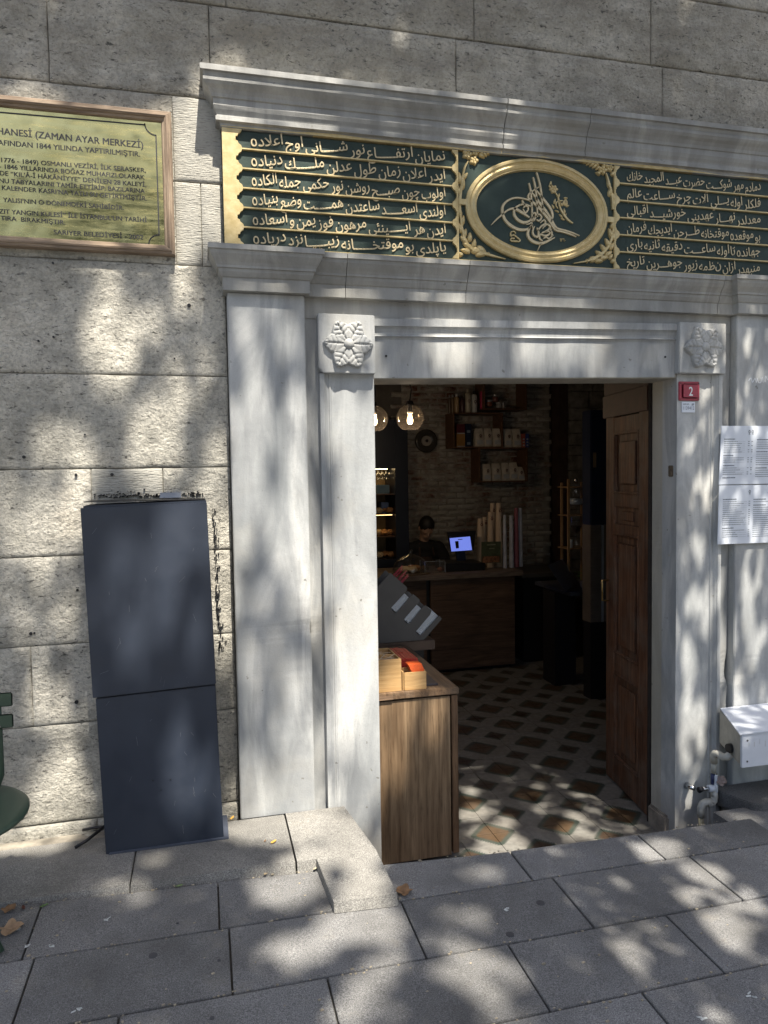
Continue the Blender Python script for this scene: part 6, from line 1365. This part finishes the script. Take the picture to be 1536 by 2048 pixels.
am.add(v, [(i*7+j, (i+1)*7+j, (i+1)*7+j+1, i*7+j+1) for i in range(8) for j in range(6)])
for s in (-1, 1): am.tube([sh+Vector((s*.068, -.10, -.085)), sh+Vector((s*.060, -.055, .03)), sh+Vector((s*.04, .05, .045))], .009, 6)
am.build('apron', APRON, ps, smooth=True)

# ================================================================== TREES BEHIND THE VIEWER (they cast the dappled shade)
Us = Vector((1, 0, 0)); Us = (Us-SUN*Us.dot(SUN)).normalized(); Vs = SUN.cross(Us).normalized()
if Vs.z < 0: Vs = -Vs
def uv(P): P = Vector(P); return P.dot(Us), P.dot(Vs)          # design units
GAPS = []      # (centre u,v, inverse 2x2, softness)
def gap(px, py, rx, ry, rot=0, surf='W', k=1.0):
    if px > 1340 and surf == 'W': rx *= .78; ry *= .82
    f = (lambda a, b: W(a, b, .03)) if surf == 'W' else (lambda a, b: G(a, b, .28)) if surf == 'P' else (lambda a, b: G(a, b, -.05)) if surf == 'F' else (lambda a, b: W(a, b, -.15)) if surf == 'B' else (lambda a, b: W(a, b, .15))
    c_, s_ = math.cos(math.radians(rot)), math.sin(math.radians(rot)); c = uv(f(px, py))
    e1 = uv(f(px+rx*c_, py+rx*s_)); e2 = uv(f(px-ry*s_, py+ry*c_)); gl = (.034 if surf in 'WB' else .012) if min(rx, ry) > 20 else .006
    d1 = Vector(e1)-Vector(c); d2 = Vector(e2)-Vector(c); d1 *= 1+gl/d1.length; d2 *= 1+gl/d2.length; e1 = d1+Vector(c); e2 = d2+Vector(c)
    A = Matrix(((e1[0]-c[0], e2[0]-c[0]), (e1[1]-c[1], e2[1]-c[1]))); GAPS.append((c, A.inverted(), k))
def blocked(u, v, grow=0.0):
    for c, Ai, k in GAPS:
        q = Ai @ Vector((u-c[0], v-c[1]))
        if q.length_squared < 1: return k
    return 0
for a in GAP_LIST: gap(*a)
D0 = Vector((1.2, 0, 1.2))
def place(u, v, t):            # point on the sun ray (u,v) at distance t back towards the sun
    o = Us*u+Vs*v; base = SUN*D0.dot(SUN); return o+base-SUN*t
lm = MB(); cr = R
tones = []
def add_leaf(p, s):
    a = cr.uniform(0, 6.28); n = (-SUN+Vector((cr.gauss(0, .45), cr.gauss(0, .45), cr.gauss(0, .45)))).normalized()
    x = n.orthogonal().normalized(); y = n.cross(x); d = x*math.cos(a)+y*math.sin(a); w = n.cross(d)
    lm.add([p-d*s, p-d*s*.2+w*s*.62, p+d*s*.45+w*s*.5, p+d*s, p+d*s*.45-w*s*.5, p-d*s*.2-w*s*.62], [(0, 1, 2, 3, 4, 5)], cr.randrange(3))
cu, cv = uv(D0)
fc_ = [uv(W(0, 0, .05)), uv(W(1536, 0, .05)), uv(G(0, 2048, .28)), uv(G(1536, 2048, .28))]
FR = (min(q[0] for q in fc_), max(q[0] for q in fc_), min(q[1] for q in fc_), max(q[1] for q in fc_))
print('FRAME', FR, cu, cv)
def rnd_gap(u, v):              # natural openings away from what the picture shows
    return noise.noise(Vector((u*1.1, v*1.1, 4.2))) > .30
for k in range(36000):
    u, v = (cu+cr.uniform(-2.3, 1.7), cv+cr.uniform(-1.9, 1.4)) if k < 27000 else (cu+cr.uniform(-3.6, 3.0), cv+cr.uniform(-2.9, 3.0))
    t = cr.uniform(6.5, 10.5); s = cr.uniform(.03, .062)
    if u-cu > .74 and -.6 < v-cv < .5: t = cr.uniform(3.3, 4.8); s *= .62      # a low twiggy branch, close enough to throw crisp leaf shadows
    elif -.1 < u-cu <= .74 and v-cv < .25: t = cr.uniform(4.6, 6.5); s *= .7
    g = blocked(u, v)
    if g and cr.random() > -math.log(g*.985)/5.0: continue
    inframe = FR[0]-.15 < u < FR[1]+.15 and FR[2]-.15 < v < FR[3]+.15
    if not inframe and rnd_gap(u, v): continue
    add_leaf(place(u, v, t), s)
LG = [m_leaf('tree_leaf_a', (.045, .085, .02)), m_leaf('tree_leaf_b', (.065, .115, .03)), m_leaf('tree_leaf_c', (.035, .065, .018))]
for m_ in LG:
    b_ = m_.node_tree.nodes['Principled BSDF']
base_pt = Vector((1.6, -5.6, .15))
tr = thing('plane_tree', tuple(base_pt), 'large leafy street tree standing behind the viewer, its crown shading the facade', 'tree')
crown = lm.build('crown', None, tr, mats=LG); lab(crown, kind='stuff')
tk = MB(); tk.tube([base_pt, base_pt+Vector((.05, .1, 1.2)), base_pt+Vector((-.1, .3, 2.6)), base_pt+Vector((-.2, .8, 4.2))], [.26, .20, .16, .10], 14); tk.build('trunk', BARK, tr, smooth=True)
for k in range(5):
    e = place(cu+cr.uniform(-2.8, 2.4), cv+cr.uniform(1.9, 2.8) if k < 3 else cv-2.5, 8.0); s0 = base_pt+Vector((-.15, .6, 3.2+.2*k)); m1 = s0.lerp(e, .5)+Vector((0, 0, .3))
    MB().tube([s0, m1, e], [.07, .05, .02], 8).build('limb', BARK, tr, smooth=True)
for q, (x, y, hgt, l) in enumerate([(-7, -12, 7, 'broad tree across the street, left of the viewer'), (-1.5, -14, 8, 'tallest tree across the street, directly behind the viewer'), (5, -13, 7, 'rounded tree across the street, right of the viewer'), (11, -9, 7.5, 'tree farther right along the street')]):
    t = thing('street_tree', (x, y, .15), l, 'tree'); MB().tube([(x, y, .15), (x+.1, y, hgt*.35), (x, y+.1, hgt*.7)], [.2, .15, .06], 10).build('trunk', BARK, t, smooth=True); cm = MB()
    for k in range(2600):
        d = Vector((cr.gauss(0, 1), cr.gauss(0, 1), cr.gauss(0, .8))); d = d.normalized()*cr.uniform(.55, 1)**.5; p = Vector((x+d.x*2.4, y+d.y*2.0, .15+hgt*.68+d.z*hgt*.34)); s = cr.uniform(.10, .22)
        a = Vector((cr.gauss(0, 1), cr.gauss(0, 1), cr.gauss(0, 1))).normalized(); b = a.orthogonal().normalized(); cm.add([p-a*s, p-b*s*.6, p+a*s, p+b*s*.6], [(0, 1, 2, 3)], cr.randrange(3))
    o = cm.build('crown', None, t, mats=LG); lab(o, kind='stuff')
